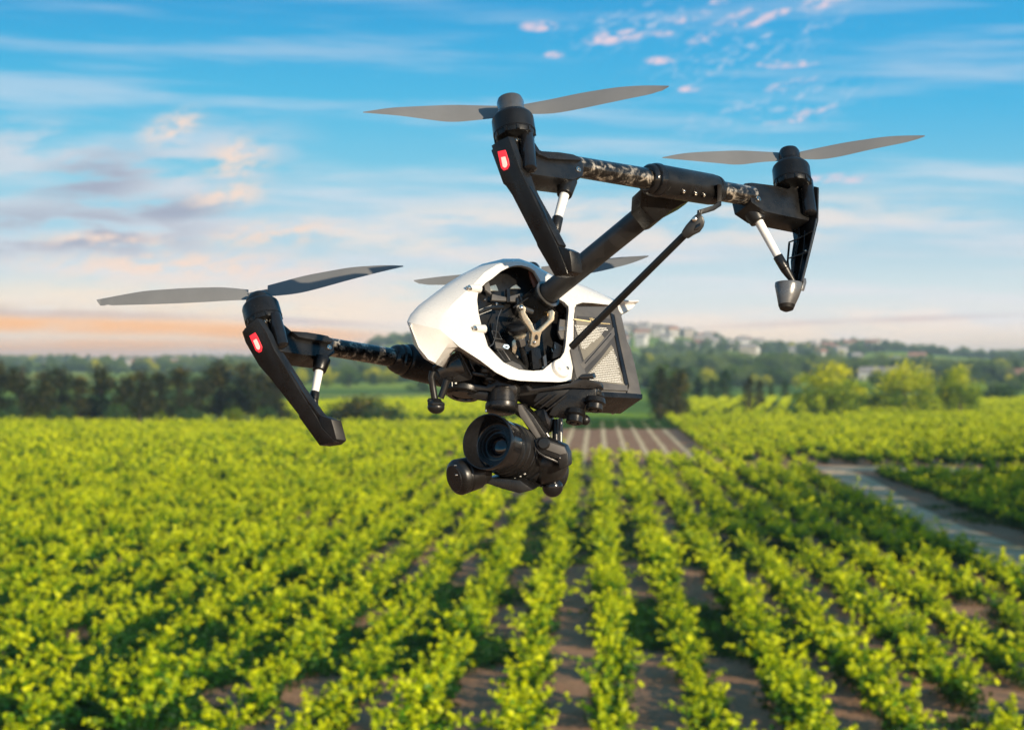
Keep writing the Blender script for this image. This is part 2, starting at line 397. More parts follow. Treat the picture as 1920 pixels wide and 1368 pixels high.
bit([(962, 536), (968, 533), (977, 541), (956, 541)], 4, 'gold', 30)
bit([(992, 508), (1002, 512), (1013, 530), (1002, 538), (996, 524)], 3, 'ochre', 20)
bit([(920, 605), (928, 606), (942, 650), (934, 650), (922, 620)], 5, 'blackm', 24)
bit([(928, 640), (946, 644), (950, 655), (930, 652)], 5, 'case', 20)
m = MB(); cc = [(943, 649), (946, 645), (953, 646), (956, 650), (953, 654), (947, 652)]
o_ = bit(cc, 3, 'blue', 14, 'connector', None, .5); bit([(948, 648.5), (952, 649), (952, 651), (948, 650.5)], 2, 'gloss', 12, 'pin', o_, .2)
for fr in ([(932, 655), (943, 656), (957, 676), (946, 675)], [(922, 620), (934, 622), (941, 636), (926, 634)]):
    mm = MB(); mm.path([side(x, y, 16) for x, y in fr+[fr[0]]], .9, 6); mm.build('inner_bracket', MT['grey'], drone)
bit([(945, 681), (960, 676), (976, 684), (985, 696), (960, 692)], 10, 'case', 14)
bit([(1018, 668), (1024, 664), (1027, 694), (1022, 694)], 4, 'grey', 16)
bit([(1050, 598), (1064, 600), (1060, 636), (1052, 634), (1047, 622)], 5, 'case', 12)
bit([(1048, 612), (1062, 612), (1061, 619), (1048, 620)], 3, 'grey', 9)
bit([(1040, 640), (1058, 650), (1050, 668), (1036, 672)], 6, 'black', 14)
bit([(996, 655), (1012, 652), (1020, 690), (1000, 692)], 8, 'blackm', 26)
for (x, y, r) in ((931, 570, 3), (909, 562, 2.2), (992, 640, 3.4), (1018, 689, 2.5)): screw(drone, side(x, y, 18), Lw, r)
for (x, y, x2, y2) in ((1034, 654, 1037, 660), (1040, 646, 1041, 654)): MB().tube(side(x, y, 8), side(x2, y2, 8), .8).build('wire', MT['steel'], drone)
# braided cable and thin wire
cb = MB()
cp = [side(897, 586, 8), side(908, 581, 4), side(922, 577, 4), side(942, 577, 14)]
cb.path(cp, 4.6, 12).build('braided_cable', MT['rubber'], drone)
for k in (-1, 1):
    for i in range(14):
        f = i/13; q = cp[0].lerp(cp[2], f) if f < 1 else cp[2]; q = side(899+f*22, 585.5-f*8.5+k*4.4, 0)
        if i == 0: dots = MB()
        dots.ball(q, .75, n=6)
    dots.build('cable_weave', MT['print'], drone)
MB().path([side(940, 580, 6), side(934, 594, 4), side(931, 612, 4), side(929, 632, 4), (side(924, 645, 6)), side(914, 653, 12)], 1.1, 8).build('wire', MT['grey'], drone)
# ---------------------------------------------------------------- main arms, hub and clamps
SL_A = (1279, 345, -180); ROOT_A = (965, 590, 78)
ar0, ar1 = p(1216, 397, -132), p(1026, 552, 30)
armd = (ar1-ar0).normalized()
arm = MB().tube(ar0-armd*18*S, ar1+armd*14*S, 21.5, 20.5, 40).build('main_arm', MT['armtube'], drone)
hubc = ar1+armd*72*S
MB().lathe(ar1-armd*2*S, armd, [(0, 24.5), (1.5, 26.5), (5, 27), (6.5, 25), (40, 27.5), (72, 29.5), (74, 0)], 40).build('arm_clamp', MT['black'], drone)
MB().lathe(ar1-armd*3.5*S, armd, [(0, 23), (0, 27.6), (2, 27.8), (2, 23)], 40, cap=False).build('clamp_ring', MT['grey'], drone)
ha = W3(Vector((-.75, -.15, -.35)))
MB().lathe(hubc-armd*14*S, ha, [(0, 22), (20, 24), (24, 25), (27, 25), (28, 22), (33, 21), (36, 17), (36.5, 0)], 36).build('arm_pivot', MT['rubber'], drone)
MB().path([side(962, 577, 0), side(985, 562, -6), side(1006, 549, -10), side(1013, 536, -8)], 1.6, 8).build('clamp_rib', MT['blackm'], drone)
# gold Y linkage
yk = empty('tilt_link', p(1002, 620, 0)); yk.parent = drone; yk.location = ORG.get(yk)-ORG.get(drone)
def ypoly(pts, th=7): return MB().prism([p(x, y, -42) for x, y in pts], d(-th*.7, th*.25, th*.7))
ypoly([(976, 573), (982, 572), (986, 577), (985, 586), (998, 606), (1002, 618), (1008, 619), (1014, 614), (1031, 598), (1032, 588), (1031, 583), (1036, 580), (1040, 585), (1039, 600), (1033, 606), (1016, 622), (1013, 632), (1012, 647), (1003, 651), (995, 647), (997, 634), (998, 623), (982, 601), (978, 590)], 8).build('yoke', MT['gold'], yk, bevel=1.2)
MB().prism([p(x, y, -43.5) for x, y in ((1003, 630), (1005, 627), (1008, 628), (1009, 633), (1008, 637), (1004, 637), (1002.5, 634))], d(0, 0, 1.2)).build('slot', MT['gloss'], yk)
MB().ball(p(1002, 642, -43), 3.4, n=12).build('pin', MT['steel'], yk)
MB().ball(p(977, 577, -44), 5.2, n=14).build('pin', MT['steel'], yk)
MB().tube(p(979, 578, -38), p(996, 584, -10), 5.5, 5.5, 16).build('pin', MT['grey'], yk)
MB().tube(p(1030, 590, -38), p(1022, 588, 10), 4, 4, 14).build('pin', MT['brass'], yk)
# lead screw
ls0, ls1 = p(976, 642, -26), p(989, 696, -6); lsd = (ls1-ls0)/S; L_ = lsd.length
pr = []
k = 0
while k*1.0 < L_: pr.append((k*1.0, 6.2 if k % 4 < 2 else 5)); k += 1
lead = MB().lathe(ls0, lsd, pr, 16).build('lead_screw', MT['blackm'], drone)
MB().lathe(p(976, 634, -28), lsd, [(0, 9), (1, 10), (14, 10), (15, 8)], 6).build('hex_nut', MT['grey'], lead)
MB().lathe(p(974, 626, -26), lsd, [(0, 12), (1, 13.5), (4, 13.5), (5, 11), (9, 10)], 28).build('nut_flange', MT['gold'], lead)
MB().lathe(p(970, 608, -22), lsd, [(0, 20), (4, 24), (12, 22), (20, 14)], 28).build('gear_housing', MT['black'], drone)
MB().prism([p(x, y, -20) for x, y in ((960, 640), (968, 632), (970, 650), (966, 664), (960, 660))], d(0, 0, 8)).build('inner_bracket', MT['gold'], drone, bevel=.8)
MB().tube(p(952, 668, -10), p(972, 669, -14), 4.4, 4.4, 14, 1).build('pin', MT['grey'], drone)
# T block and sleeve, near boom
blk = MB().prism([p(x, y, -176) for x, y in ((1201, 350), (1200, 384), (1226, 417), (1234, 414), (1262, 392), (1290, 376), (1318, 372), (1320, 350))], d(-14, 8, 40))
def cyl_between(a, b, r1, r2, name, mt, n=40, par=None, rnd=0): return MB().tube(a, b, r1, r2, n, rnd).build(name, MT[mt], par or drone)
bA, bB = p(1070, 311, -345), p(1420, 370, -72)         # the near boom's line
def onA(t_): return bA.lerp(bB, t_)
def onAx(px): return onA((px-1070)/350)
# boom tubes
cyl_between(onAx(1078), onAx(1222), 18, 19, 'boom_tube', 'carbon')
cyl_between(onAx(1330), onAx(1408), 18.5, 18.5, 'boom_tube', 'carbon')
s0, s1 = onAx(1226), onAx(1335); sdir = (s1-s0)
sleeve = MB().lathe(s0, sdir, [(0, 27), (1, 29), (sdir.length/S*.92, 28), (sdir.length/S*.96, 27), (sdir.length/S, 24)], 44).build('boom_sleeve', MT['black'], drone)
MB().prism([q for q in [p(1203, 352, -205), p(1201, 384, -190), p(1227, 416, -165), p(1236, 413, -160), p(1262, 392, -155), p(1290, 377, -150), p(1305, 366, -150), p(1290, 352, -165)]], d(-16, 14, 34)).build('arm_joint', MT['black'], sleeve, bevel=3)
MB().lathe(s0-sdir.normalized()*26*S, sdir, [(0, 20), (1, 24), (5, 27), (8, 27.5), (9, 25), (12, 25), (14, 29), (20, 30.5), (25, 30.5), (27, 28.5)], 44).build('clamp_ring', MT['gloss'], sleeve)
MB().lathe(s1-sdir.normalized()*4*S, sdir, [(0, 25), (2, 27), (8, 26), (14, 22), (17, 19)], 44).build('end_collar', MT['rubber'], sleeve)
vup = (p(1300, 380, -190)-p(1303, 340, -190)).normalized()
for (x, y, z, r) in ((1265.5, 353, -232, 4.5), (1303.5, 359, -212, 4.5), (1331, 363, -195, 4)):
    sdn = sdir.normalized(); t_ax = (p(x, 345, -200)-bA).dot(sdn); q_ax = bA+sdn*t_ax; axn = Vector((0, -1, -.42)); axn = (axn-sdn*axn.dot(sdn)).normalized(); c = q_ax+axn*28.3*S
    MB().lathe(c, axn, [(-2, r+1.8), (.8, r+1.8), (1, r+.8), (1, 0)], 16).build('screw_recess', MT['gloss'], sleeve); screw(sleeve, c+axn.normalized()*2*S+d(0, 1.5, 0), axn, r*.75)
# small etched mark on the sleeve
c = onAx(1240); MB().path([c+d(x, y, z) for x, y, z in ((2, 4, -29), (6, 6, -28.5), (7, 12, -27), (4, 17, -25))], .7, 6).build('etched_mark', MT['grey'], sleeve)
# rod bracket, rod end, rod
rbk = MB().bar([p(1349, 346, -178), p(1349, 366, -170), p(1348, 383, -172)], d(8.5, 1, 2), d(1, 0, 14)); rbk.bar([p(1352, 381, -174), p(1338, 390, -185), p(1322, 395, -195), p(1311, 398, -202)], d(1.5, 8.5, 0), d(1, 0, 14)); rbk.bar([p(1312, 394, -202), p(1311, 404, -202), p(1310, 414, -202)], d(8.5, 0, 0), d(1, 0, 12))
rbk.build('rod_bracket', MT['black'], drone, bevel=1.2)
MB().prism([p(x, y, -212) for x, y in ((1300, 406), (1306, 401), (1318, 405), (1321, 415), (1319, 424), (1312, 434), (1300, 440), (1290, 447), (1280, 443), (1278, 434), (1286, 422))], d(2, 0, 16)).build('rod_end', MT['rubber'], drone, bevel=3)
MB().lathe(p(1302, 411, -214), d(0, 0, -1), [(-4, 4.6), (1.5, 4.6), (2.4, 3), (2.4, 0)], 16).build('bolt', MT['steel'], drone)
MB().prism([p(x, y, -214) for x, y in ((1306, 421), (1313, 418), (1314, 425), (1308, 431), (1302, 432))], d(0, 0, 2)).build('rod_end', MT['gloss'], drone, bevel=.6)
rod0, rod1 = p(1288, 436, -202), p(1072, 650, -40)
cyl_between(rod0, rod1, 6.6, 6.8, 'support_rod', 'rubber', 20)
# ---------------------------------------------------------------- motor pods
def motor(c, up, ref, sc_=1., cap='A', base=0):
    """c: centre of the motor's base, up: axis"""
    up = up.normalized(); q = lambda L: [(a*sc_, b*sc_) for a, b in L]
    mo = MB().lathe(c, up, q([(0, 27), (2, 33), (9, 34.5), (11, 34.5), (12, 36.5), (40, 36), (44, 34.6), (49, 30), (52, 25)]), 48).build('motor', MT['black'], drone)
    MB().lathe(c+up*10*sc_*S, up, q([(0, 34.8), (.1, 35.5), (1.6, 35.5), (1.7, 34.8)]), 48, cap=False).build('motor_gap', MT['gloss'], mo)
    for k in range(10):
        a_, u_, w_ = frame(up); an = 2*math.pi*k/10
        if k == 0: wd = MB()
        wd.box(c+up*6*sc_*S+(u_*math.cos(an)+w_*math.sin(an))*33.5*sc_*S, (u_*math.cos(an)+w_*math.sin(an))*5*S, (w_*math.cos(an)-u_*math.sin(an))*4*S, up*8*S)
    wd.build('motor_windings', MT['blackm'], mo)
    pr = {'A': [(50, 24.5), (56, 25), (60, 22.5), (74, 23.5), (82, 21), (84, 14), (84.5, 0)], 'B': [(50, 24), (55, 24.5), (60, 19.5), (66, 20.5), (76, 20), (82, 17), (84, 12), (84.5, 0)], 'C': [(49, 27), (54, 26), (60, 23.5), (66, 19), (70, 12), (71.5, 5), (72, 0)]}[cap]
    MB().lathe(c, up, q(pr), 40).build('rotor_cap', MT['cap' if cap == 'A' else 'gloss' if cap == 'B' else 'rubber'], mo)
    return mo
def blade(hub, hx, hy, hz, up, top, bot, par, pitch=.5):
    """blade lying in the rotor disc; top / bottom outline read off the photo, thickness real"""
    uu = up
    def z(x, y, o=0): return hz-(uu[0]*(x-hx)+uu[1]*(y-hy))/uu[2]*.55
    n = 26
    def samp(L, f):
        xs = [q[0] for q in L]; t_ = xs[0]+(xs[-1]-xs[0])*f
        for i in range(len(L)-1):
            a, b_ = L[i], L[i+1]
            if (a[0]-t_)*(b_[0]-t_) <= 0 and a[0] != b_[0]: g = (t_-a[0])/(b_[0]-a[0]); return (t_, a[1]+(b_[1]-a[1])*g)
        return L[-1]
    def smooth(L):
        return [samp(L, i/60) for i in range(61)]
    def sm(L):
        P_ = [samp(L, i/40) for i in range(41)]; out = []
        for i in range(41):
            a = [P_[min(40, max(0, i+k))] for k in (-3, -2, -1, 0, 1, 2, 3)] if 3 <= i <= 37 else [P_[i]]
            out.append((sum(q[0] for q in a)/len(a), sum(q[1] for q in a)/len(a)))
        return out
    T, B_ = sm(top), sm(bot); rs = []
    for i in range(0, 41):
        f = i/40; t_, b_ = T[i], B_[i]; th = 2.6*(1-f*.75)
        xm, ym = (t_[0]+b_[0])/2, (t_[1]+b_[1])/2; ch = abs(b_[1]-t_[1]); zm = z(xm, ym)
        dz = ch*(1.3)            # real chord runs away from the camera: its top edge is the far one
        a = p(t_[0], t_[1], zm+dz/2); e = p(b_[0], b_[1], zm-dz/2); nrm = (W3(Vector(uu))).normalized()
        mid = a.lerp(e, .42)+nrm*th*.9*S; q1 = a.lerp(e, .2)+nrm*th*.75*S; q2 = a.lerp(e, .75)+nrm*th*.5*S
        lo = a.lerp(e, .5)-nrm*th*.25*S
        rs.append([a, q1, mid, q2, e, lo])
    return MB().rings(rs).build('blade', MT['prop'], par)
def hubmesh(c, up, par, r=9): MB().lathe(c, up.normalized(), [(0, r), (3, r+1), (9, r), (11, r-3), (11.2, 0)], 24).build('hub', MT['cap'], par)
def prop(hx, hy, hz, up, lt, lb, rt, rb, hub=True):
    e_ = empty('propeller', p(hx, hy, hz)); e_.parent = drone; e_.location = ORG.get(e_)-ORG.get(drone)
    blade(None, hx, hy, hz, up, lt, lb, e_); blade(None, hx, hy, hz, up, rt, rb, e_)
    MB().bar([p(lt[0][0]+0, (lt[0][1]+lb[0][1])/2, hz), p(hx, hy, hz), p(rt[0][0], (rt[0][1]+rb[0][1])/2, hz)], d(0, 7, 0), d(0, 1, 9)).build('hub', MT['prop'], e_, bevel=2)
    return e_
UA = (-.12, -.9, .42); UC = (-.27, -.86, .42)
up3 = lambda u: W3(Vector(u)).normalized()
mA = motor(p(966.5, 263, -425), up3(UA), None, .98, 'A')
mB = motor(p(1487, 351, -22), up3((-.04, -.9, .42)), None, .98, 'B')
mC = motor(p(497, 609, 32), up3(UC), None, .99, 'C')
prop(960, 207, -365, (-.12, -.9, .42),
     [(942, 199), (850, 196.5), (780, 199.5), (730, 202), (681, 210)], [(942, 220), (900, 225), (845, 230), (800, 224), (750, 217), (681, 211.5)],
     [(980, 196), (1035, 186), (1085, 175), (1160, 163), (1215, 160), (1254, 161)], [(980, 214), (1035, 214), (1085, 205), (1180, 185), (1235, 174), (1254, 163)])
prop(1480, 292, 10, (-.1, -.9, .42),
     [(1463, 286), (1385, 282), (1310, 285), (1275, 288), (1242, 295)], [(1463, 302), (1425, 304), (1385, 310), (1335, 305), (1280, 300), (1242, 296.5)],
     [(1498, 285), (1535, 277), (1585, 267), (1660, 256), (1700, 254), (1734, 254)], [(1498, 298), (1535, 300), (1570, 295), (1635, 280), (1710, 265), (1734, 256)])
prop(484, 549, 80, (-.2, -.9, .42),
     [(466, 543), (421, 538), (353, 539.6), (270, 545), (181, 561.6)], [(466, 562), (437, 563), (370, 567), (300, 570), (187, 573), (181, 563)],
     [(502, 535), (573, 516), (658, 500.6), (725, 496.6), (756, 498)], [(502, 556), (556, 551), (590, 543), (658, 524), (725, 507), (756, 500)])
prop(995, 507, 395, (-.1, -.9, .42),
     [(975, 502), (930, 507), (870, 514), (820, 519), (776, 525)], [(975, 520), (930, 528), (870, 534), (830, 534), (790, 534), (776, 527)],
     [(1015, 500), (1060, 494), (1110, 488), (1160, 482), (1216, 479)], [(1015, 520), (1060, 519), (1110, 512), (1150, 503), (1190, 492), (1216, 481)])
motor(p(1003, 560, 375), up3((-.12, -.9, .42)), None, .95, 'B')
# far side: sleeve, boom tubes, arm
fb0, fb1 = p(616, 650, 110), p(745, 672, 205)
cyl_between(fb0, fb1+(fb1-fb0)*.05, 17.8, 18.5, 'boom_tube', 'carbon')
fs1 = p(880, 705, 300); fd = fs1-fb1
sl2 = MB().lathe(fb1+fd*.1, fd, [(0, 30), (2, 33), (8, 35), (fd.length/S*.9, 35), (fd.length/S*.95, 30)], 44).build('boom_sleeve', MT['black'], drone)
MB().lathe(fb1-fd.normalized()*14*S, fd, [(0, 20), (2, 24), (8, 27), (11, 28), (12, 25.5), (16, 26), (19, 30), (26, 31), (30, 30)], 44).build('clamp_ring', MT['gloss'], sl2)
cyl_between(fs1, p(1000, 590, 372), 17, 17, 'boom_tube', 'carbon')
MB().prism([p(980, 600, 350), p(1030, 600, 350), p(1034, 560, 355), p(975, 560, 355)], d(0, 0, 50)).build('motor_mount', MT['black'], drone, bevel=4)
cyl_between(p(880, 690, 280), hubc+armd*30*S, 20, 20, 'main_arm', 'armtube')
cyl_between(p(1005, 600, 375), p(965, 700, 330), 9, 7, 'landing_leg', 'black')
# ---------------------------------------------------------------- motor mounts
def mount(kind, ox, oy, z0, mirror=False):
    pass
def mnt(pts, z0, th, name, mt='black', bev=1.5, u=None, v=None, par=None):
    x0 = sum(q[0] for q in pts)/len(pts); y0 = sum(q[1] for q in pts)/len(pts)
    pl = plane(x0, y0, z0, u or Fv, v or Uv)
    return MB().prism([pl(*q) for q in pts], -Lw*th*S).build(name, MT[mt], par or drone, bevel=bev)
# A
mtA = mnt([(952, 255), (976, 257), (1000, 262), (1003, 267), (1012, 281), (1024, 287), (1050, 288), (1075, 291), (1090, 298), (1094.5, 315), (1093, 330), (1075, 337), (1030, 331), (982, 324), (975, 318)], -412, 44, 'motor_mount')
MB().tube(p(990, 334, -392), p(1060, 341, -342), 15, 13.5, 28, 2).build('mount_underside', MT['black'], mtA)
mnt([(1004, 282), (1050, 285), (1075, 289), (1090, 296), (1091, 300), (1060, 299), (1030, 297), (1010, 289)], -400, 38, 'top_fairing', 'blackm', 2, par=mtA)
plMA = plane(1031, 301, -412, Fv, Uv); screw(mtA, plMA(1084, 318, -1), Lw, 5.5); screw(mtA, plMA(970, 262, -1), Lw, 5)
def cylinder_pod(a, b_, par, r=12.5):
    ax = b_-a; L = ax.length/S
    return MB().lathe(a, ax, [(0, r-1), (3, r), (L-7, r), (L-3, r-.5), (L-1, r-3), (L, r-6)], 28).build('wire_housing', MT['gloss'], par)
cylinder_pod(plMA(986.5, 252, -15), plMA(993.5, 320, -15), mtA, 12.2)
def vents(x0, x1, y0, y1, z, par, n=7):
    mv = MB()
    for i in range(n):
        x = x0+(x1-x0)*i/(n-1); mv.bar([p(x, y0, z+i*1.2), p(x+1, y1, z+i*1.2-1)], d(1.1, 0, .9), d(0, 0, 1.5))
    mv.build('cooling_vents', MT['grey'], par)
vents(988, 1004, 333, 341, -412, mtA)
# B
mtB = mnt([(1405, 343), (1440, 350), (1472, 356), (1482, 352), (1484, 343), (1500, 344), (1532, 350), (1532, 412), (1525, 415), (1470, 404), (1434, 396), (1409, 379), (1403, 353)], -52, 44, 'motor_mount')
mnt([(1397, 343), (1410, 342), (1450, 347), (1478, 354), (1476, 360), (1450, 358), (1410, 353), (1398, 350)], -62, 40, 'top_fairing', 'blackm', 2, par=mtB)
MB().tube(p(1432, 398, -55), p(1496, 410, -8), 15, 15, 28, 2).build('mount_underside', MT['case'], mtB)
plMB = plane(1472, 370, -52, Fv, Uv); screw(mtB, plMB(1422, 373, -1), Lw, 5.5); screw(mtB, plMB(1495, 349, -1), Lw, 5)
cylinder_pod(plMB(1511, 338, -15), plMB(1519, 402, -15), mtB, 13)
vents(1492, 1508, 415, 423, -30, mtB)
# C
mtC = mnt([(481, 596), (500, 597), (520, 600), (530, 606), (547, 621), (570, 626), (590, 628), (614, 631), (624, 641), (628, 661), (616, 669), (570, 665), (518, 657), (505, 640)], 44, 44, 'motor_mount')
MB().tube(p(528, 668, 65), p(596, 678, 110), 15.5, 14, 28, 2).build('mount_underside', MT['black'], mtC)
mnt([(546, 620), (575, 622), (600, 626), (615, 629), (626, 639), (620, 641), (590, 637), (560, 631)], 60, 38, 'top_fairing', 'blackm', 2, par=mtC)
plMC = plane(560, 633, 44, Fv, Uv); screw(mtC, plMC(617, 651, -1), Lw, 5.5); screw(mtC, plMC(499, 601.5, -1), Lw, 5)
cylinder_pod(plMC(514, 590, -15), plMC(530, 650, -15), mtC, 12.5)
vents(526, 542, 665, 673, 44, mtC)
# ---------------------------------------------------------------- landing legs
def leg(face, lit, g, z0, x0, y0, th, led=None):
    pl = plane(x0, y0, z0, Lv, g)
    lo = MB().prism([pl(*q) for q in face], -Fw*th*S).build('landing_leg', MT['black'], drone, bevel=1.4)
    if lit: MB().prism([pl(*q, 4) for q in lit], -Fw*th*S*1.2).build('leg_flange', MT['blackm'], lo, bevel=.8)
    if led:
        rl = MB().prism([pl(*q, -1.2) for q in led], -Fw*5*S).build('red_light', MT['led'], lo, bevel=1)
        cx = sum(q[0] for q in led)/len(led); cy = sum(q[1] for q in led)/len(led)
        MB().prism([pl(cx+(q[0]-cx)*.52, cy+2+(q[1]-cy)*.55, -2.4) for q in led], -Fw*2*S).build('light_core', MT['core'], lo, bevel=1)
    return lo, pl
gA = (109, 215, -60)
legA, plA = leg([(921, 273), (938, 262), (952.6, 255.5), (975, 318), (982, 333), (1010, 391), (1045, 463), (1060, 500), (1064, 513), (1040, 518), (1007, 461), (1005.5, 455), (960, 366), (941, 338)],
    [(974, 318), (982, 326), (991, 353), (1020, 405), (1048, 458), (1045, 463), (1010, 392), (981, 335)], gA, -478, 980, 370, 13,
    [(932.5, 284), (947, 281), (953, 300), (954.5, 310), (951, 317), (944, 320), (939, 315)])
MB().prism([plA(*q, 2) for q in ((1045, 462), (1056, 464), (1068, 470), (1071, 490), (1072.5, 509), (1060, 515), (1041, 517.5), (1048, 490))], -Fw*22*S).build('leg_foot', MT['black'], legA, bevel=1.5)
MB().bar([plA(993, 350, 12), plA(1004, 368, 14), plA(1020, 400, 14), plA(1035, 437, 12), plA(1040, 458, 10)], d(6, -1, -4), d(5, 0, 12)).build('leg_rib', MT['gloss'], legA, bevel=1)
MB().prism([plA(*q, 6) for q in ((975, 327), (984, 338), (988, 352), (978, 340))], d(3, 0, 10)).build('hinge', MT['black'], legA, bevel=1)
gC = (130, 200, -60)
legC, plC = leg([(453.5, 622), (468, 606), (481, 596), (500, 624), (514, 656), (530, 680), (562, 734), (594, 784), (603, 802), (628, 828), (599, 835), (560.5, 782), (560, 778), (507, 710), (485, 685), (460, 642)],
    [(517, 658), (524, 668), (560, 725), (594, 771), (603, 781), (596, 786), (560, 732), (514, 660)], gC, -30, 530, 700, 13,
    [(467, 629.5), (478, 623), (484, 634), (491, 650), (490, 658), (485, 661), (479, 657)])
MB().prism([plC(*q, 2) for q in ((600, 778), (606, 780), (621, 786), (625, 800), (631, 823), (622, 831), (600, 834.5), (592, 812))], -Fw*22*S).build('leg_foot', MT['matte'], legC, bevel=1.5)
MB().bar([plC(531, 682, 12), plC(545, 696, 14), plC(563, 725, 14), plC(583, 758, 10)], d(6, -1, -4), d(5, 0, 12)).build('leg_rib', MT['gloss'], legC, bevel=1)
# B, seen from its hollow inner side
plB = plane(1505, 450, -60, Lv, (-40, 160, -50))
legB = MB().prism([plB(*q, 14) for q in ((1484, 425), (1500, 345), (1533, 351), (1532, 412), (1518, 470), (1503, 529), (1484, 528), (1482, 490), (1488, 450))], -Fw*4*S).build('landing_leg', MT['black'], drone, bevel=.8)
MB().bar([plB(1531, 410), plB(1518, 468), plB(1503, 528)], d(2.2, .5, -2), d(3, 0, 18)).build('leg_flange', MT['grey'], legB, bevel=.5)
MB().bar([plB(1498, 428), plB(1497, 450, 4), plB(1489, 490, 4), plB(1485, 527)], d(3.5, 0, -2), d(3, 0, 16)).build('leg_rib', MT['gloss'], legB, bevel=.8)
MB().bar([plB(1480, 456), plB(1477, 490), plB(1482, 527)], d(3.6, 0, -2), d(3, 0, 16)).build('leg_rib', MT['gloss'], legB, bevel=.8)
MB().bar([plB(1509, 432), plB(1507, 470), plB(1497, 527)], d(2.5, 0, -2), d(3, 0, 14)).build('leg_rib', MT['gloss'], legB, bevel=.8)
MB().bar([plB(1478, 455), plB(1500, 446), plB(1527, 431)], d(0, 2.4, 0), d(2, 0, 18)).build('leg_rib', MT['blackm'], legB, bevel=.5)
MB().bar([plB(1480, 484), plB(1498, 478), plB(1517, 471)], d(0, 2.4, 0), d(2, 0, 18)).build('leg_rib', MT['blackm'], legB, bevel=.5)
MB().ball(plB(1511, 470, -8), 2.2, n=10).build('pin', MT['steel'], legB)
# foot B as a lofted tapered cup
def ell(cx, cy, rx, ry, z, n=28): return [p(cx+rx*math.cos(2*math.pi*k/n), cy+ry*math.sin(2*math.pi*k/n), z+rx*math.sin(2*math.pi*k/n)*.8) for k in range(n)]
MB().rings([ell(1479, 530.5, 26, 5.5, -108), ell(1479, 536, 26.6, 6, -110), ell(1477.5, 556, 21, 5.5, -116), ell(1475, 572, 15.8, 5, -120)]).build('leg_foot', MT['foot'], legB)
MB().rings([ell(1475, 572.6, 15.9, 5, -120.2), ell(1475, 579, 13, 5, -122), ell(1474, 582, 6, 3, -122)]).build('foot_pad', MT['rubber'], legB)
MB().prism([plB(*q) for q in ((1494, 527), (1506, 520), (1507, 528), (1502, 545), (1492, 540))], -Fw*8*S).build('leg_foot', MT['foot'], legB, bevel=1.5)
def brace(s_, a, b_, c, e, z, r0=17):
    bo = MB().tube(p(*s_, z[0]), p(*a, z[1]), r0, r0-4, 28, 2).build('brace_socket', MT['black'], drone)
    MB().tube(p(*a, z[1]), p(*b_, z[2]), 8.3, 7.3, 22).build('brace_tube', MT['whitetube'], bo)
    MB().tube(p(*b_, z[2]), p(*c, z[3]), 9.2, 9, 22, 1).build('brace_end', MT['black'], bo)
    MB().tube(p(*c, z[3]), p(*e, z[4]), 9, 5, 22).build('brace_end', MT['black'], bo)
brace((1064, 338), (1058, 366), (1046, 408), (1041, 432), (1037, 458), (-382, -405, -430, -442, -452))
brace((604, 672), (598, 696), (590.5, 735), (588, 750), (592, 771), (62, 48, 28, 20, 12))
brace((1402, 384), (1423, 416), (1458, 480), (1472, 504), (1488, 529), (-75, -85, -105, -110, -112), 20)
# ---------------------------------------------------------------- battery
bat = MB().prism([side(x, y, -2) for x, y in ((1078, 574), (1158, 574), (1166, 592), (1177, 640), (1183, 652), (1191, 684), (1204, 744), (1130, 741), (1078, 716))], -Lw*58*S).build('battery', MT['case'], drone, bevel=2.5)
MB().prism([side(x, y, -4) for x, y in ((1082, 592), (1150, 598), (1176, 724), (1160, 722), (1088, 712))], -Lw*2.5*S).build('battery_label', MT['labeld'], bat)
def lab(pts, off, mt, name='battery_label'): return MB().prism([side(x, y, off) for x, y in pts], -Lw*1.2*S).build(name, MT[mt], bat)
lab([(1080, 598), (1103, 601), (1124, 622), (1134, 634), (1096, 680), (1084, 640)], -5.3, 'label')
lab([(1146, 646), (1150, 652), (1173, 722), (1127, 716), (1100, 702), (1128, 670)], -5.3, 'label')
lab([(1077, 597), (1108, 601.5), (1108, 603.5), (1077, 599)], -6.6, 'goldprint', 'gold_line')
lab([(1108, 604), (1144, 606.5), (1144, 607.3), (1108, 604.9)], -6.6, 'goldprint', 'gold_line')
MB().bar([side(1090, 688, -3), side(1120, 658, -3), side(1154, 617, -3)], (side(10, 10)-side(0, 0))*1.0, -Lw*5*S).build('battery_rib', MT['case'], bat, bevel=1)
MB().path([side(1097, 681, -8), side(1126, 648, -8), side(1146, 625, -8)], .8, 6).build('battery_groove', MT['gloss'], bat)
MB().prism([side(x, y, -6) for x, y in ((1070, 655), (1080, 640), (1099, 700), (1098, 716), (1082, 712))], -Lw*5*S).build('battery_rail', MT['case'], bat, bevel=1.5)
MB().prism([side(x, y, -7) for x, y in ((1145, 586), (1153, 590), (1160, 634), (1179, 718), (1174, 724), (1170, 716), (1155, 640))], -Lw*5*S).build('battery_gap', MT['gloss'], bat, bevel=1)
MB().prism([side(x, y, -9) for x, y in ((1152, 588), (1163, 592), (1178, 650), (1183, 656), (1191, 684), (1203, 740), (1176, 736), (1180, 722), (1162, 640))], -Lw*8*S).build('battery_case_edge', MT['case'], bat, bevel=1.5)
MB().prism([side(x, y, -9) for x, y in ((1128, 716), (1176, 722), (1178, 732), (1128, 730))], -Lw*8*S).build('battery_case_edge', MT['case'], bat, bevel=1)
MB().prism([side(x, y, -9) for x, y in ((1120, 733), (1205, 738), (1205, 747), (1118, 743))], -Lw*64*S).build('battery_tray', MT['black'], bat, bevel=1.5)
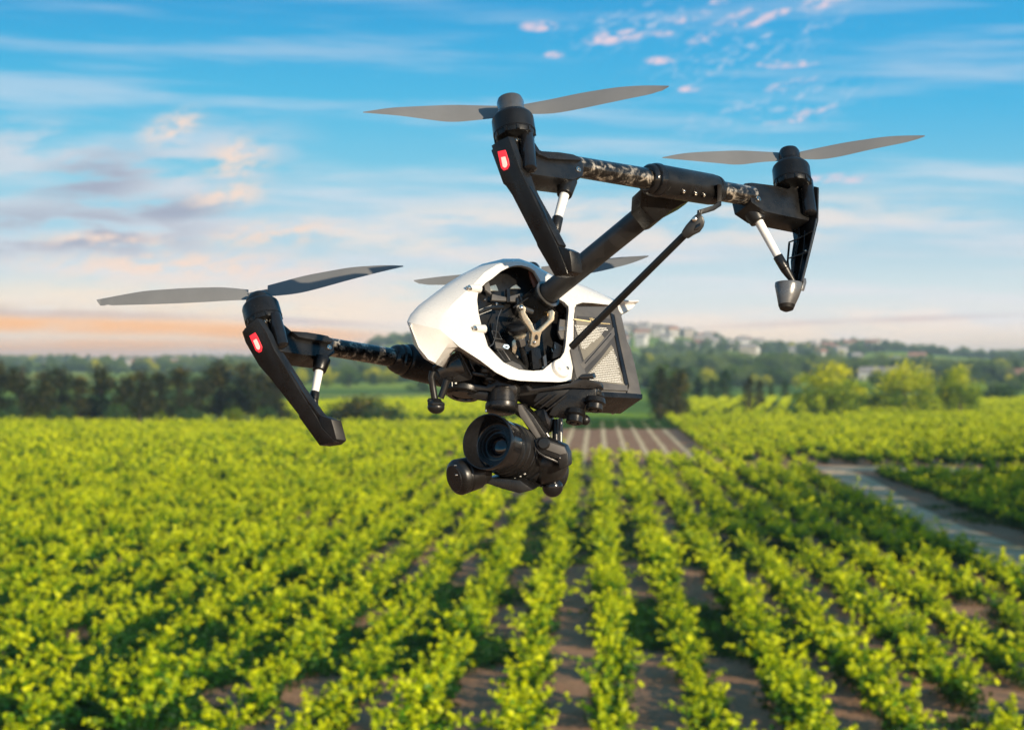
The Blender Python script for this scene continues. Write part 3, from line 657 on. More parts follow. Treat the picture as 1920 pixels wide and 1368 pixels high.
# tray underside cut-outs and screws
def under(x, y, o=0):
    f = plane(1165, 760, 150, Fv, Lv); return f(x, y, o)
for pts in ([(1136, 746), (1158, 747), (1152, 756), (1134, 753)], [(1132, 763), (1150, 759), (1174, 755), (1160, 769), (1148, 769)]):
    MB().prism([under(x, y, -4) for x, y in pts], Uw*2*S).build('tray_cutout', MT['gloss'], bat, bevel=.5)
screw(bat, under(1184, 749, -5), -Uw, 3.2); screw(bat, under(1149, 774, -5), -Uw, 3.2)
# dark housing between strut and lip
MB().prism([side(x, y, 6) for x, y in ((1080, 574), (1160, 574), (1166, 584), (1166, 592), (1080, 590))], -Lw*40*S).build('battery_bay', MT['gloss'], drone, bevel=1)
# lettering: heading and rows of fine print
sx = (side(101, 0)-side(100, 0)); ux = -(side(0, 101)-side(0, 100))
def text(body, x, y, size, mt, par, off=-7.2):
    cu = bpy.data.curves.new('warning_text', 'FONT'); cu.body = body; cu.size = 1; cu.extrude = .02
    to = bpy.data.objects.new('tmp', cu); C.objects.link(to)
    dg = bpy.context.evaluated_depsgraph_get(); me = bpy.data.meshes.new_from_object(to.evaluated_get(dg)); bpy.data.objects.remove(to)
    bx = side(x, y, off); xd, yd = sx*size+ (side(0, 1)-side(0, 0))*size*.09, ux*size
    zd = Lw*S
    org = ORG.get(par)
    for v_ in me.vertices: c_ = v_.co.copy(); v_.co = bx+xd*c_.x+yd*c_.y+zd*c_.z*8-org
    me.materials.append(MT[mt]); o = bpy.data.objects.new('warning_text', me); C.objects.link(o); o.parent = par; ORG[o] = org
    return o
text('WARNING', 1106.5, 601.5, 8.6, 'goldprint', bat)
fp = MB(); rr = random.Random(3)
def printrow(x0, x1, y):
    x = x0
    while x < x1:
        wl = rr.uniform(1.6, 5.2)
        if x+wl > x1: wl = x1-x
        if wl > .7: 
            yy = y+(x-x0)*.09
            fp.poly([side(x, yy, -7), side(x+wl, yy+wl*.09, -7), side(x+wl, yy+wl*.09+1.15, -7), side(x, yy+1.15, -7)])
        x += wl+rr.uniform(.4, .8)
for i in range(15):
    y = 609.5+i*3.02; xr = 1134-max(0, i-2)*2.9 if i > 1 else 1138; xl = 1078+i*.95+rr.uniform(-.5, .5)
    printrow(xl, xr+rr.uniform(-3, 2), y)
for i in range(20):
    y = 652+i*3.1; xl = 1150-i*3.0; xr = 1152+i*.98; 
    printrow(max(xl, 1104)+rr.uniform(0, 2), xr-2+rr.uniform(-3, 2), y-.0)
fp.build('fine_print', MT['print'], bat)
# ---------------------------------------------------------------- underside: plates, dampers, sensors
GZ = 20
def gp(pts, z, th, name, mt='black', bev=1, par=None, vec=None):
    return MB().prism([p(x, y, z) for x, y in pts], vec if vec is not None else d(th*.3, -th*.1, th)).build(name, MT[mt], par or drone, bevel=bev)
# belly block
gp([(858, 664), (905, 690), (955, 714), (1072, 718), (1120, 726), (1126, 733), (1110, 748), (1085, 772), (1040, 784), (1012, 772), (968, 752), (905, 742), (850, 738), (828, 730), (812, 705), (812, 690)], 10, 80, 'belly_frame', 'black', 4)
gp([(811, 693), (815, 684), (857, 659), (864, 659), (886, 704), (884, 712), (846, 719), (838, 712)], -75, 22, 'front_bracket', 'black', 2.5)
gp([(820, 693), (856, 668), (862, 671), (872, 697), (850, 706), (826, 709)], -78, 5, 'front_bracket', 'gloss', 1)
MB().path([p(x, y, -82) for x, y in ((812, 700), (813, 689), (835, 674), (857, 661), (863, 662), (884, 704))], 2.4, 10).build('bracket_rim', MT['blackm'], drone)
for k in range(3): MB().bar([p(868+k*7, 672+k*4, -60), p(876+k*7, 688+k*4, -60)], d(3, 0, 0), d(0, 0, 5)).build('bracket_fin', MT['blackm'], drone, bevel=.5)
# swinging hanger with a knob
for pts in (((811, 696), (809, 706), (812, 728), (815, 748)), ((838, 712), (833, 728), (826, 746))):
    MB().path([p(x, y, -88) for x, y in pts], 6.3, 14).build('hanger', MT['rubber'], drone)
MB().ball(p(817.5, 763, -88), 16, up3((.05, -1, .1)), .78).build('rubber_knob', MT['rubber'], drone)
MB().lathe(p(818, 756, -88), up3((.05, -1, .1)), [(-6, 15), (-2, 17), (1, 16.5), (4, 11), (9, 8)], 8).build('rubber_knob', MT['rubber'], drone)
MB().ball(p(806, 751, -86), 5, n=12).build('rubber_knob', MT['rubber'], drone)
# lock ring with index marks
RU = W3(Vector((.12, -.93, .35))).normalized()
rg = MB().lathe(p(868, 742, -35), RU, [(0, 30), (3, 36), (10, 38), (12, 38), (13, 36), (30, 35), (32, 33), (33, 0)], 48).build('lock_ring', MT['black'], drone)
MB().lathe(p(868, 743, -36), -RU, [(-1, 30), (1, 28), (1, 20), (-2, 19), (-2, 0)], 40).build('ring_underside', MT['gloss'], rg)
def mark(pts, z=-76): MB().prism([p(x, y, z) for x, y in pts], d(0, 0, 1.5)).build('index_mark', MT['print'], rg)
mark([(847, 706), (848.3, 706.4), (848.6, 724), (847.3, 723.6)], -75); mark([(855.5, 714), (852.5, 719), (857, 719.5)], -74)
mark([(860, 711.5), (863.5, 711.5), (864, 715), (860.5, 715.4)], -73); mark([(845, 699), (846.3, 699), (846.6, 704), (845.3, 704)], -76)
# dampers
def damper(x, y, z, r):
    o = MB().lathe(p(x, y+r*1.0, z), RU, [(0, r*.5), (1.5, r*.82), (r*.45, r*.95), (r*.75, r*.62), (r*.95, r*.62), (r*1.3, r), (r*1.8, r*.92), (r*2.1, r*.6), (r*2.2, r*.3)], 28).build('rubber_damper', MT['rubber'], drone)
    MB().lathe(p(x+1, y+r*1.05, z-2), -RU, [(-1, r*.34), (1.6, r*.3), (1.7, 0)], 14).build('pin', MT['blackm'], o)
damper(911, 688, -70, 15); damper(918, 705, -72, 11); damper(1117, 730, -20, 13); damper(1120, 746, -22, 11.5)
gp([(884, 696), (900, 699), (928, 694), (932, 700), (922, 709), (898, 706), (885, 703)], -74, 10, 'damper_plate', 'blackm', 1.5)
# metal arm plate
gp([(872, 723), (884, 719), (912, 724), (921, 712), (927, 708), (938, 716), (966, 722), (970, 728), (969, 740), (946, 738), (914, 733), (886, 731), (874, 731)], -62, 20, 'gimbal_plate', 'blackm', 2)
gp([(872, 728), (914, 734), (968, 741), (966, 752), (930, 756), (895, 750), (876, 742)], -55, 30, 'gimbal_plate', 'black', 3)
# side plate with a bright lower edge
gp([(986, 724), (990, 722), (997, 729), (1066, 720), (1074, 715), (1088, 705), (1112, 701), (1115, 709), (1100, 712), (1126, 718), (1127, 724), (1112, 729), (1066, 727), (1000, 736), (992, 734)], -42, 12, 'side_plate', 'blackm', 1.2)
gp([(1083, 707), (1090, 702), (1111, 700.5), (1114, 709), (1092, 711)], -46, 18, 'latch', 'gloss', 1.5)
gp([(1095, 735), (1103, 737), (1110, 744), (1104, 752), (1094, 746)], -30, 8, 'bracket', 'foot', 1)
gp([(1072, 726), (1118, 728), (1118, 745), (1098, 760), (1092, 776), (1056, 786), (1028, 778), (1040, 756)], -36, 40, 'sensor_housing', 'black', 3)
gp([(1010, 734), (1070, 730), (1066, 742), (1028, 765), (1000, 752)], -34, 6, 'belly_rib', 'black', 1)
for a in ((1002, 760, 1030, 738), (1012, 766, 1046, 738), (1022, 772, 1060, 741)):
    MB().bar([p(a[0], a[1], -40), p(a[2], a[3], -40)], d(2.5, 1, 0), d(0, 0, 8)).build('belly_rib', MT['blackm'], drone, bevel=.5)
def sensor(x, y, z, r, h, lens=True):
    o = MB().lathe(p(x, y, z), -RU, [(-h-6, r*1.15), (-h, r*1.25), (-h+4, r*1.3), (-h+7, r*1.02), (-4, r), (0, r), (1, r-1.2), (1, r*.6), (-1.5, r*.55), (-1.5, 0)], 32).build('vision_sensor', MT['blackm'], drone)
    MB().ball(p(x, y, z)+RU*1*S, r*.45, -RU, .5, 16).build('lens', MT['glass'], o)
sensor(1076.5, 792, -52, 15.5, 18); sensor(1114, 768, -44, 16, 16)
MB().ball(p(1097, 787, -30), 10, n=16).build('vision_sensor', MT['rubber'], drone)
# ---------------------------------------------------------------- gimbal
YU = W3(Vector((.02, -.95, .3))).normalized()
ym = MB().lathe(p(941, 768, -52), YU, [(-6, 22), (-3, 29), (0, 31), (10, 31), (12, 29), (34, 28), (36, 26), (40, 26)], 44).build('yaw_motor', MT['blackm'], drone)
screw(ym, p(911+0, 771, -82), -YU, 1.6)
gar = MB().prism([p(x, y, -40) for x, y in ((966, 757), (980, 758), (1000, 779), (1024, 815), (1018, 822), (1002, 822), (978, 786), (964, 776))], d(8, -2, 26)).build('gimbal_arm', MT['black'], drone, bevel=2.5)
gp([(968, 758), (977, 759), (1013, 819), (1006, 822), (990, 800), (975, 780)], -46, 8, 'arm_cover', 'case', 1, gar)
gp([(1000, 770), (1022, 764), (1034, 790), (1030, 812), (1012, 806), (1014, 790)], -10, 24, 'gimbal_arm', 'black', 2)
gp([(1019, 768), (1023, 768), (1032, 788), (1030, 800), (1025, 792)], -16, 6, 'gimbal_cable_cover', 'foot', 1)
MB().tube(p(1041, 786, 8), p(1042, 836, 0), 6, 6, 20).build('gimbal_post', MT['blackm'], drone)
MB().tube(p(1051, 784, 14), p(1051, 838, 8), 4.2, 4.2, 18).build('gimbal_post', MT['grey'], drone)
MB().tube(p(1024, 812, -28), p(1040, 836, -26), 3.5, 3.5, 14).build('gimbal_link', MT['grey'], drone)
# ---------------------------------------------------------------- camera on the gimbal
cmr = empty('gimbal_camera', p(985, 862, -10)); cmr.parent = drone; cmr.location = ORG.get(cmr)-ORG.get(drone)
CA = W3(Vector((-.50, -.235, -.83))).normalized()       # out of the lens
rimc = p(913, 827, -120)
def L(prof, name, mt, par=cmr, n=64, cap=False): return MB().lathe(rimc, CA, prof, n, cap=cap).build(name, MT[mt], par)
L([(-44, 47), (-43, 49), (-20, 50), (-14, 50.5), (-13, 51.5), (-1, 52), (0, 51.5), (0, 49.8), (-3, 49.2), (-30, 40), (-31, 38)], 'lens_hood', 'gloss')
L([(-31, 38.5), (-31, 33), (-34, 32.5), (-34, 29.5)], 'lens_step', 'black')
L([(-34.5, 30), (-34, 27), (-38, 26.5), (-38, 23)], 'lens_step', 'gloss')
L([(-39, 24), (-38, 20), (-44, 19), (-45, 0)], 'lens_step', 'black')
g_ = L([(-46, 20), (-43.5, 18), (-41, 13), (-39.5, 7), (-39, 0)], 'lens_glass', 'glass')
L([(-102, 46), (-100, 49), (-92, 50.5), (-91, 49), (-89, 49), (-88, 50.5), (-72, 51), (-71, 49.5), (-69, 49.5), (-68, 50.5), (-58, 50), (-57, 48), (-47, 47.5), (-46, 45)], 'lens_barrel', 'black')
pr_ = []
L([(-118, 44), (-117, 47), (-104, 47.5), (-103, 46)], 'lens_mount_ring', 'rubber')
for an, l2 in ((1.9, 1), (2.15, .6), (2.35, 1.2)):
    a_, u_, w_ = frame(CA); c = rimc-CA*98*S+(u_*math.cos(an)+w_*math.sin(an))*49*S
    MB().box(c, CA*3.5*S, (w_*math.cos(an)-u_*math.sin(an))*2.4*l2*S, (u_*math.cos(an)+w_*math.sin(an))*3*S).build('index_mark', MT['print'], cmr)
# facetted camera body: octagonal lathe with grips
cb_ = MB().lathe(rimc, CA, [(-206, 30), (-200, 40), (-186, 46), (-150, 52), (-122, 51), (-114, 46)], 14).build('camera_body', MT['black'], cmr, bevel=2.5)
a_, u_, w_ = frame(CA)
for an in (2.35, 3.05, 1.65):
    rv = u_*math.cos(an)+w_*math.sin(an); tv = w_*math.cos(an)-u_*math.sin(an)
    MB().prism([rimc-CA*t1*S+tv*t2*S+rv*49*S for t1, t2 in ((124, -15), (124, 15), (165, 13), (172, 8), (172, -8), (165, -13))], rv*4.5*S).build('grip_panel', MT['rubber'], cb_, bevel=1.8)
gp([(922, 895), (975, 900), (1000, 918), (974, 925), (940, 916), (900, 902)], -70, 60, 'base_plate', 'black', 3, cmr)
# left tilt motor
tm = MB().lathe(p(864, 893, -84), W3(Vector((.80, -.2, .55))), [(-14, 25), (-11, 31), (-6, 33.5), (3, 33), (5, 31), (8, 31), (10, 32.5), (34, 31), (37, 27), (52, 26)], 40).build('tilt_motor', MT['rubber'], cmr)
MB().lathe(p(864, 893, -84), W3(Vector((.80, -.2, .55))), [(-16, 0), (-15.8, 24), (-11, 26.5), (-9, 26)], 40).build('motor_end_cap', MT['black'], tm)
for (x, y) in ((853, 872), (855, 890)): screw(tm, p(x, y, -122), W3(Vector((-.82, -.02, -.5))), 1.4)
# right side lobes and bracket
MB().lathe(p(1038, 884, 30), W3(Vector((.7, .1, .6))), [(-30, 30), (-4, 38), (4, 38), (8, 34), (9, 0)], 40).build('roll_motor', MT['rubber'], cmr)
MB().ball(p(1036, 912, 0), 20, n=24).build('roll_motor', MT['gloss'], cmr)
MB().ball(p(1046, 893, 6), 15, n=24).build('roll_motor', MT['rubber'], cmr)
br = gp([(1003, 824), (1010, 820), (1022, 821), (1058, 836), (1065, 850), (1066, 873), (1056, 880), (1049, 879), (1046, 862), (1019, 852), (1007, 843)], -72, 26, 'side_bracket', 'black', 2.5, cmr)
gp([(1019, 825), (1057, 838), (1062, 850), (1050, 852), (1022, 842)], -75, 5, 'side_bracket', 'case', 1.2, cmr)
MB().lathe(p(1019.5, 831, -72), d(-.1, -.1, -1), [(-3, 12), (3, 12), (6, 9), (6.5, 0)], 28).build('pivot_cap', MT['rubber'], cmr)
MB().bar([p(1003, 838, -78), p(1010, 848, -78), p(1022, 856, -78), p(1046, 866, -70)], d(0, 4, 0), d(0, 0, 6)).build('bracket_rim', MT['blackm'], cmr, bevel=.8)
screw(cmr, p(1050, 858, -77), d(0, 0, -1), 1.8)
# shoulder between body and bracket
MB().ball(p(1025, 868, -10), 40, n=28).build('camera_body', MT['rubber'], cmr)
# ================================================================== LANDSCAPE
def G(px, py): Zg = FPX*CH/(py-684.); return ((px-960)*Zg/FPX, Zg)          # field point seen at a photo pixel
def Px(x, y, z=0): return (960+x/y*FPX, 684+(CH-z)/y*FPX)
SKY = [(-900, 668), (-300, 665), (0, 667), (100, 664), (200, 668), (400, 666), (560, 667), (660, 664), (700, 645), (740, 628), (800, 622), (1000, 606), (1180, 606), (1230, 610), (1290, 622), (1400, 637),
       (1460, 646), (1500, 640), (1560, 634), (1610, 640), (1700, 650), (1800, 660), (1860, 657), (1930, 655), (2300, 650), (3000, 655)]
RY = 2200.
sxs = np.array([(q[0]-960)*RY/FPX for q in SKY]); szs = np.array([(684-q[1])*RY/FPX+CH-9 for q in SKY])
def height(x, y):
    x = np.asarray(x, float); y = np.asarray(y, float)
    H = np.interp(x, sxs, szs); t = np.clip((y-1150)/(RY-1150), 0, 1); t = t*t*(3-2*t)
    b = np.clip((y-RY)/900, 0, 1); b = 1-b*b*(3-2*b)
    h = H*t*b
    # low wooded swell in front of the ridge, on the right
    h = h + 7.*np.exp(-((x-70)/130)**2-((y-1050)/160)**2) + 5*np.exp(-((x-330)/90)**2-((y-1300)/170)**2) + 4*np.exp(-((x+260)/150)**2-((y-1250)/200)**2)
    return h
ys = np.concatenate([np.linspace(-60, 400, 24), np.linspace(450, 3200, 56), np.array([4000, 5200, 6800, 8000])])
xs = np.concatenate([np.linspace(-5000, -1100, 8), np.linspace(-1000, 1000, 101), np.linspace(1100, 5000, 8)])
gx, gy = np.meshgrid(xs, ys); gz = height(gx, gy)
nv = np.stack([gx.ravel(), gy.ravel(), gz.ravel()], 1); nx_ = len(xs)
fc = [(r*nx_+c, r*nx_+c+1, (r+1)*nx_+c+1, (r+1)*nx_+c) for r in range(len(ys)-1) for c in range(nx_-1)]
me = bpy.data.meshes.new('ground'); me.from_pydata(nv.tolist(), [], fc); me.polygons.foreach_set('use_smooth', [True]*len(fc))
gnd = bpy.data.objects.new('ground', me); C.objects.link(gnd); tag(gnd, kind='structure')
m, t, b = mat('field_ground'); me.materials.append(m)
pos = t.add('ShaderNodeNewGeometry').outputs['Position']; sp = t.add('ShaderNodeSeparateXYZ'); t.l.new(pos, sp.inputs[0])
n1 = t.noise(pos, .25, 6, .65); n2 = t.noise(pos, 3., 5, .7); n3 = t.noise(pos, 14., 3, .7)
soil = t.ramp(n1, [(.3, (.2, .095, .05)), (.5, (.3, .155, .088)), (.7, (.39, .22, .13))])
soil = t.mix(t.mapr(n3, .42, .62, 0., .75), soil, (.5, .3, .18, 1))
soil = t.mix(t.mapr(n2, .5, .72, 0., .65), soil, (.06, .1, .03, 1))
vo = t.add('ShaderNodeTexVoronoi'); vo.inputs['Scale'].default_value = .0085; t.l.new(t.mix(.06, pos, t.noise(pos, .01, 2, .5, 0, 1)), vo.inputs['Vector'])
cs = t.add('ShaderNodeSeparateColor'); t.l.new(vo.outputs['Color'], cs.inputs[0])
field = t.ramp(cs.outputs[0], [(0, (.1, .2, .02)), (.3, (.22, .34, .02)), (.5, (.3, .4, .03)), (.7, (.12, .22, .03)), (.85, (.32, .36, .06)), (1, (.38, .3, .14))], 'CONSTANT')
field = t.mix(t.mapr(n1, .3, .7, 0., .35), field, (.05, .09, .02, 1))
t.l.new(t.mix(t.mapr(sp.outputs[1], 285, 310), soil, field), b.inputs['Base Color']); b.inputs['Roughness'].default_value = .95; b.inputs['Specular IOR Level'].default_value = .1
bp = t.add('ShaderNodeBump'); bp.inputs['Strength'].default_value = .8; bp.inputs['Distance'].default_value = .08; t.l.new(n2, bp.inputs['Height']); t.l.new(bp.outputs[0], b.inputs['Normal'])
def sheet(name, pts, m, z, kind='structure', label=None):
    mb = MB(); mb.poly([(x, y, z) for x, y in pts]); o = mb.build(name, m); tag(o, label, kind=kind); return o
m, t, b = mat('gravel'); MT['gravel'] = m
pos = t.add('ShaderNodeNewGeometry').outputs['Position']
c_ = t.ramp(t.noise(pos, 1.2, 8, .75), [(.3, (.5, .31, .16)), (.5, (.7, .47, .27)), (.7, (.85, .6, .36))])
c_ = t.mix(t.mapr(t.noise(pos, .35, 3, .5), .48, .66), c_, (.2, .2, .1, 1)); t.l.new(c_, b.inputs['Base Color']); b.inputs['Roughness'].default_value = .95
sheet('gravel_path', [G(*q) for q in ((1525, 874), (1575, 874), (1640, 900), (1720, 948), (1800, 985), (1930, 1030), (2100, 1080), (2100, 1155), (1930, 1084), (1800, 1030), (1700, 973), (1605, 915))], MT['gravel'], .008)
sheet('farm_track', [G(*q) for q in ((1560, 873.5), (2060, 880), (2060, 886), (1700, 884), (1575, 881))], MT['gravel'], .006)
m, t, b = mat('pale_strip'); MT['strip'] = m
pos = t.add('ShaderNodeNewGeometry').outputs['Position']
t.l.new(t.ramp(t.noise(pos, 1.5, 6, .7), [(.3, (.26, .24, .06)), (.5, (.7, .5, .27)), (.7, (.82, .63, .4))]), b.inputs['Base Color']); b.inputs['Roughness'].default_value = .95
TH = math.atan(160/FPX); RD = (math.sin(TH), math.cos(TH)); RN = (math.cos(TH), -math.sin(TH))
def rowpt(u, v): return (RD[0]*u+RN[0]*v, RD[1]*u+RN[1]*v)       # u along the rows, v across
# young, almost bare plot in the middle distance: pale strips between thin green rows
def uv(x, y): return (x*RD[0]+y*RD[1], x*RN[0]+y*RN[1])
uN, vL = uv(*G(1062, 862)); uF = uv(*G(1180, 789))[0]
ms = MB(); vR = uv(*G(1300, 855))[1]; k = 0; v_ = vL-4.6
strips = []
while v_ < vR+.3:
    L_ = []
    hw = .34
    for i in range(25):
        u = uN-14+(uF-uN+14)*i/24; j = .1*noise.noise(Vector((u*.08, k, 0))); L_.append((u, v_-hw*(.8+.5*noise.noise(Vector((u*.13, k+5, 0))))+j, v_+hw*(.8+.5*noise.noise(Vector((u*.11, k+9, 0))))+j))
    for a, b_ in zip(L_[:-1], L_[1:]):
        ms.poly([(*rowpt(a[0], a[1]), .008), (*rowpt(b_[0], b_[1]), .008), (*rowpt(b_[0], b_[2]), .008), (*rowpt(a[0], a[2]), .008)])
    strips.append(v_); v_ += 2.05; k += 1
tag(ms.build('dry_grass_strips', MT['strip']), kind='structure')
# ------------------------------------------------------------------ leaves
def leafmat(name, stops, rough=.5, trans=.35, tcol=(.5, .62, .02)):
    m, t, b = mat(name)
    at = t.add('ShaderNodeAttribute', attribute_name='tone').outputs['Fac']; oi = t.add('ShaderNodeObjectInfo').outputs['Random']
    f = t.m('ADD', at, t.m('MULTIPLY', t.m('SUBTRACT', oi, .5), .22), clamp=True)
    c = t.ramp(f, stops); t.l.new(c, b.inputs['Base Color']); b.inputs['Roughness'].default_value = rough; b.inputs['Specular IOR Level'].default_value = .25
    tr = t.add('ShaderNodeBsdfTranslucent'); t.l.new(t.mix(.5, c, (*tcol, 1)), tr.inputs[0])
    mxs = t.add('ShaderNodeMixShader'); mxs.inputs[0].default_value = trans; t.l.new(b.outputs[0], mxs.inputs[1]); t.l.new(tr.outputs[0], mxs.inputs[2])
    out = [n for n in t.n if n.type == 'OUTPUT_MATERIAL'][0]; t.l.new(mxs.outputs[0], out.inputs[0]); return m
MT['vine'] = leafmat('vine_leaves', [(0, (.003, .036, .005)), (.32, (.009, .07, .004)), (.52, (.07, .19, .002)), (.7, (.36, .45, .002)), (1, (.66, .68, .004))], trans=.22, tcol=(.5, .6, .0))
MT['bark'] = simple('bark', (.09, .065, .05), .9, bscale=6, var=.3)
def leaves(cent, size, tone, r, up=.35, squash=1.):
    """numpy: folded leaf quads at cent (n,3)"""
    n = len(cent); q = r.normal(size=(n, 3)); q[:, 2] = q[:, 2]+up; q /= np.linalg.norm(q, axis=1)[:, None]
    a = r.normal(size=(n, 3)); u = np.cross(q, a); u /= np.linalg.norm(u, axis=1)[:, None]; v = np.cross(q, u)
    s = (size*r.uniform(.7, 1.3, n))[:, None]
    P_ = np.stack([cent-u*s*.5, cent+v*s*.42+q*s*.14, cent+u*s*.55, cent-v*s*.42+q*s*.14], 1).reshape(-1, 3)
    return P_, tone
def foliage_mesh(name, cent, size, tone, r, m, up=.35, extra=None, bark=None):
    P_, tn = leaves(np.asarray(cent), size, tone, r, up); n = len(tn)
    vs = P_.tolist(); fs = [(4*i, 4*i+1, 4*i+2, 4*i+3) for i in range(n)]; mi = [0]*n; tl = np.repeat(tn, 1).tolist()
    if extra:
        o = len(vs); vs += [list(q) for q in extra.v]; fs += [tuple(o+k for k in f) for f in extra.f]; mi += [1]*len(extra.f); tl += [0.]*len(extra.f)
    me = bpy.data.meshes.new(name); me.from_pydata(vs, [], fs); me.materials.append(m)
    if extra: me.materials.append(MT['bark'])
    me.polygons.foreach_set('material_index', mi)
    at = me.attributes.new('tone', 'FLOAT', 'FACE'); at.data.foreach_set('value', np.array(tl, dtype=np.float32)); me.update(); return me
def vine_proto(seed, lod=0):
    r = np.random.default_rng(seed); n = (470, 120)[lod]; sz = (.132, .23)[lod]
    cs_, tn = [], []
    # low dense body along the row
    nb = int(n*.5); c = r.normal(size=(nb, 3))*[.19, .27, .15]+[0, 0, .36]; c[:, 2] = np.clip(c[:, 2], .06, 1.1)
    cs_.append(c); tn.append(np.clip((c[:, 2]-.22)*.7+r.normal(size=nb)*.1, 0, 1))  # leaves darken downward: shade inside the vine put into their tone
    ns = 9 if lod == 0 else 7; per = (n-nb)//ns
    for i in range(ns):
        a = r.uniform(0, 2*math.pi); ln = r.uniform(.45, 1.2)*(1.3 if r.random() < .25 else 1); el_ = r.uniform(.35, 1.4)
        b0 = np.array([r.normal()*.12, r.normal()*.2, .45]); dr = np.array([math.cos(a)*math.cos(el_), math.sin(a)*math.cos(el_), math.sin(el_)])
        f = r.uniform(0, 1, per)[:, None]; c = b0+dr*ln*f+r.normal(size=(per, 3))*(.075-.045*f)+np.array([0, 0, -.1])*f**2
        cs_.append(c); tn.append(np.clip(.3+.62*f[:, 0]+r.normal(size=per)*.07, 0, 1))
    ex = None
    if False:
        ex = MB()
        ex.rings([[Vector((math.cos(k*math.pi/3)*rr_+ox, math.sin(k*math.pi/3)*rr_, z)) for k in range(6)] for z, rr_, ox in ((0, .05, 0), (.25, .035, .02), (.5, .05, 0))])
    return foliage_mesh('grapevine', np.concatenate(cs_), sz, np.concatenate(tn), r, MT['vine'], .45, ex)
_t = MB().rings([[Vector((math.cos(k*math.pi/3)*rr_+ox, math.sin(k*math.pi/3)*rr_, z)) for k in range(6)] for z, rr_, ox in ((0, .05, 0), (.25, .035, .02), (.5, .05, 0), (.62, .02, .03))])
VTRUNK = bpy.data.meshes.new('trunk'); VTRUNK.from_pydata([list(q) for q in _t.v], [], _t.f); VTRUNK.materials.append(MT['bark'])
protoN = [vine_proto(100+i) for i in range(10)]; protoF = [vine_proto(200+i, 1) for i in range(8)]
def inside(poly, x, y):
    c = False; n = len(poly)
    for i in range(n):
        x1, y1 = poly[i]; x2, y2 = poly[(i+1) % n]
        if (y1 > y) != (y2 > y) and x < (x2-x1)*(y-y1)/(y2-y1)+x1: c = not c
    return c
MAIN = [(-1700, 799), (1046, 799), (1050, 868), (1330, 862), (1440, 882), (1545, 890), (1600, 932), (1700, 992), (1800, 1052), (1930, 1103), (2250, 1190), (2250, 1560), (2250, 1700), (-1700, 1700)]
RIGHT = [(1246, 789), (2700, 750), (2700, 885), (1560, 870), (1450, 872), (1330, 856)]
PLOT = [(1625, 889), (2100, 890), (2200, 1100), (1930, 1022), (1800, 975), (1715, 935)]
def polyg(pl): return [G(*q) for q in pl]
regs = [('main', polyg(MAIN)), ('right', polyg(RIGHT)), ('plot', polyg(PLOT))]
spots = []
VB = uv(*G(1150, 1366))[1]       # the row that runs up from the bottom edge near the middle
for nm, pg in regs:
    U_ = [uv(*q) for q in pg]; u0, u1 = min(q[0] for q in U_), max(q[0] for q in U_); v0, v1 = min(q[1] for q in U_), max(q[1] for q in U_)
    k0, k1 = math.floor((v0-VB)/2.2), math.ceil((v1-VB)/2.2)
    for k in range(k0, k1+1):
        v = VB+k*2.2; u = u0+(k*.37 % 1)
        while u < u1:
            x, y = rowpt(u+random.gauss(0, .12), v+random.gauss(0, .11)); st = 1.12 if u < 170 else 1.35
            u += st
            if abs(x) > y*.44+8: continue
            if not inside(pg, x, y): continue
            if random.random() < .05+.14*(noise.noise(Vector((x*.15, y*.07, 8))) > .25): continue
            spots.append((x, y, k, nm))
spots.sort(key=lambda q: q[1])
# which stand in the frame, nearest first
def ordn(n): return {1: 'first', 2: 'second', 3: 'third', 4: 'fourth', 5: 'fifth', 6: 'sixth', 7: 'seventh', 8: 'eighth', 9: 'ninth', 10: 'tenth', 11: 'eleventh', 12: 'twelfth', 13: 'thirteenth', 14: 'fourteenth', 15: 'fifteenth', 16: 'sixteenth', 17: 'seventeenth', 18: 'eighteenth', 19: 'nineteenth', 20: 'twentieth', 21: 'twenty-first', 22: 'twenty-second', 23: 'twenty-third', 24: 'twenty-fourth', 25: 'twenty-fifth', 26: 'twenty-sixth', 27: 'twenty-seventh', 28: 'twenty-eighth', 29: 'twenty-ninth', 30: 'thirtieth'}.get(n, 'farthest')
near, far = [], []
for s_ in spots:
    a = Px(s_[0], s_[1], .7)
    if len(near) < 298 and -15 < a[0] < 1935 and a[1] < 1372: near.append(s_)
    else: far.append(s_)
rowcount = {}
for (x, y, k, nm) in near:
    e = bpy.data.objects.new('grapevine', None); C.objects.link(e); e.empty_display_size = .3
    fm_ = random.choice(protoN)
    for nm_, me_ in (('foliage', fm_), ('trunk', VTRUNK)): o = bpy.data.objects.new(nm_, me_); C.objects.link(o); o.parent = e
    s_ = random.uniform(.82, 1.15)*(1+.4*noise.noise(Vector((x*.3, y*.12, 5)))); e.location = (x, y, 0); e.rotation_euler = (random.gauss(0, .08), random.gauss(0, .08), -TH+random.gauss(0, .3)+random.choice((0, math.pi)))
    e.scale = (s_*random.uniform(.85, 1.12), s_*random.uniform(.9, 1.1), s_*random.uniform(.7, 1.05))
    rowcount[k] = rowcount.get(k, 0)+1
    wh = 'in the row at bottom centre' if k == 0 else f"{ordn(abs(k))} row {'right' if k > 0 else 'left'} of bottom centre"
    tag(e, f'yellow-green grapevine, {ordn(rowcount[k])} from the bottom edge, {wh}', 'grapevine', 'grapevines nearest the bottom edge')
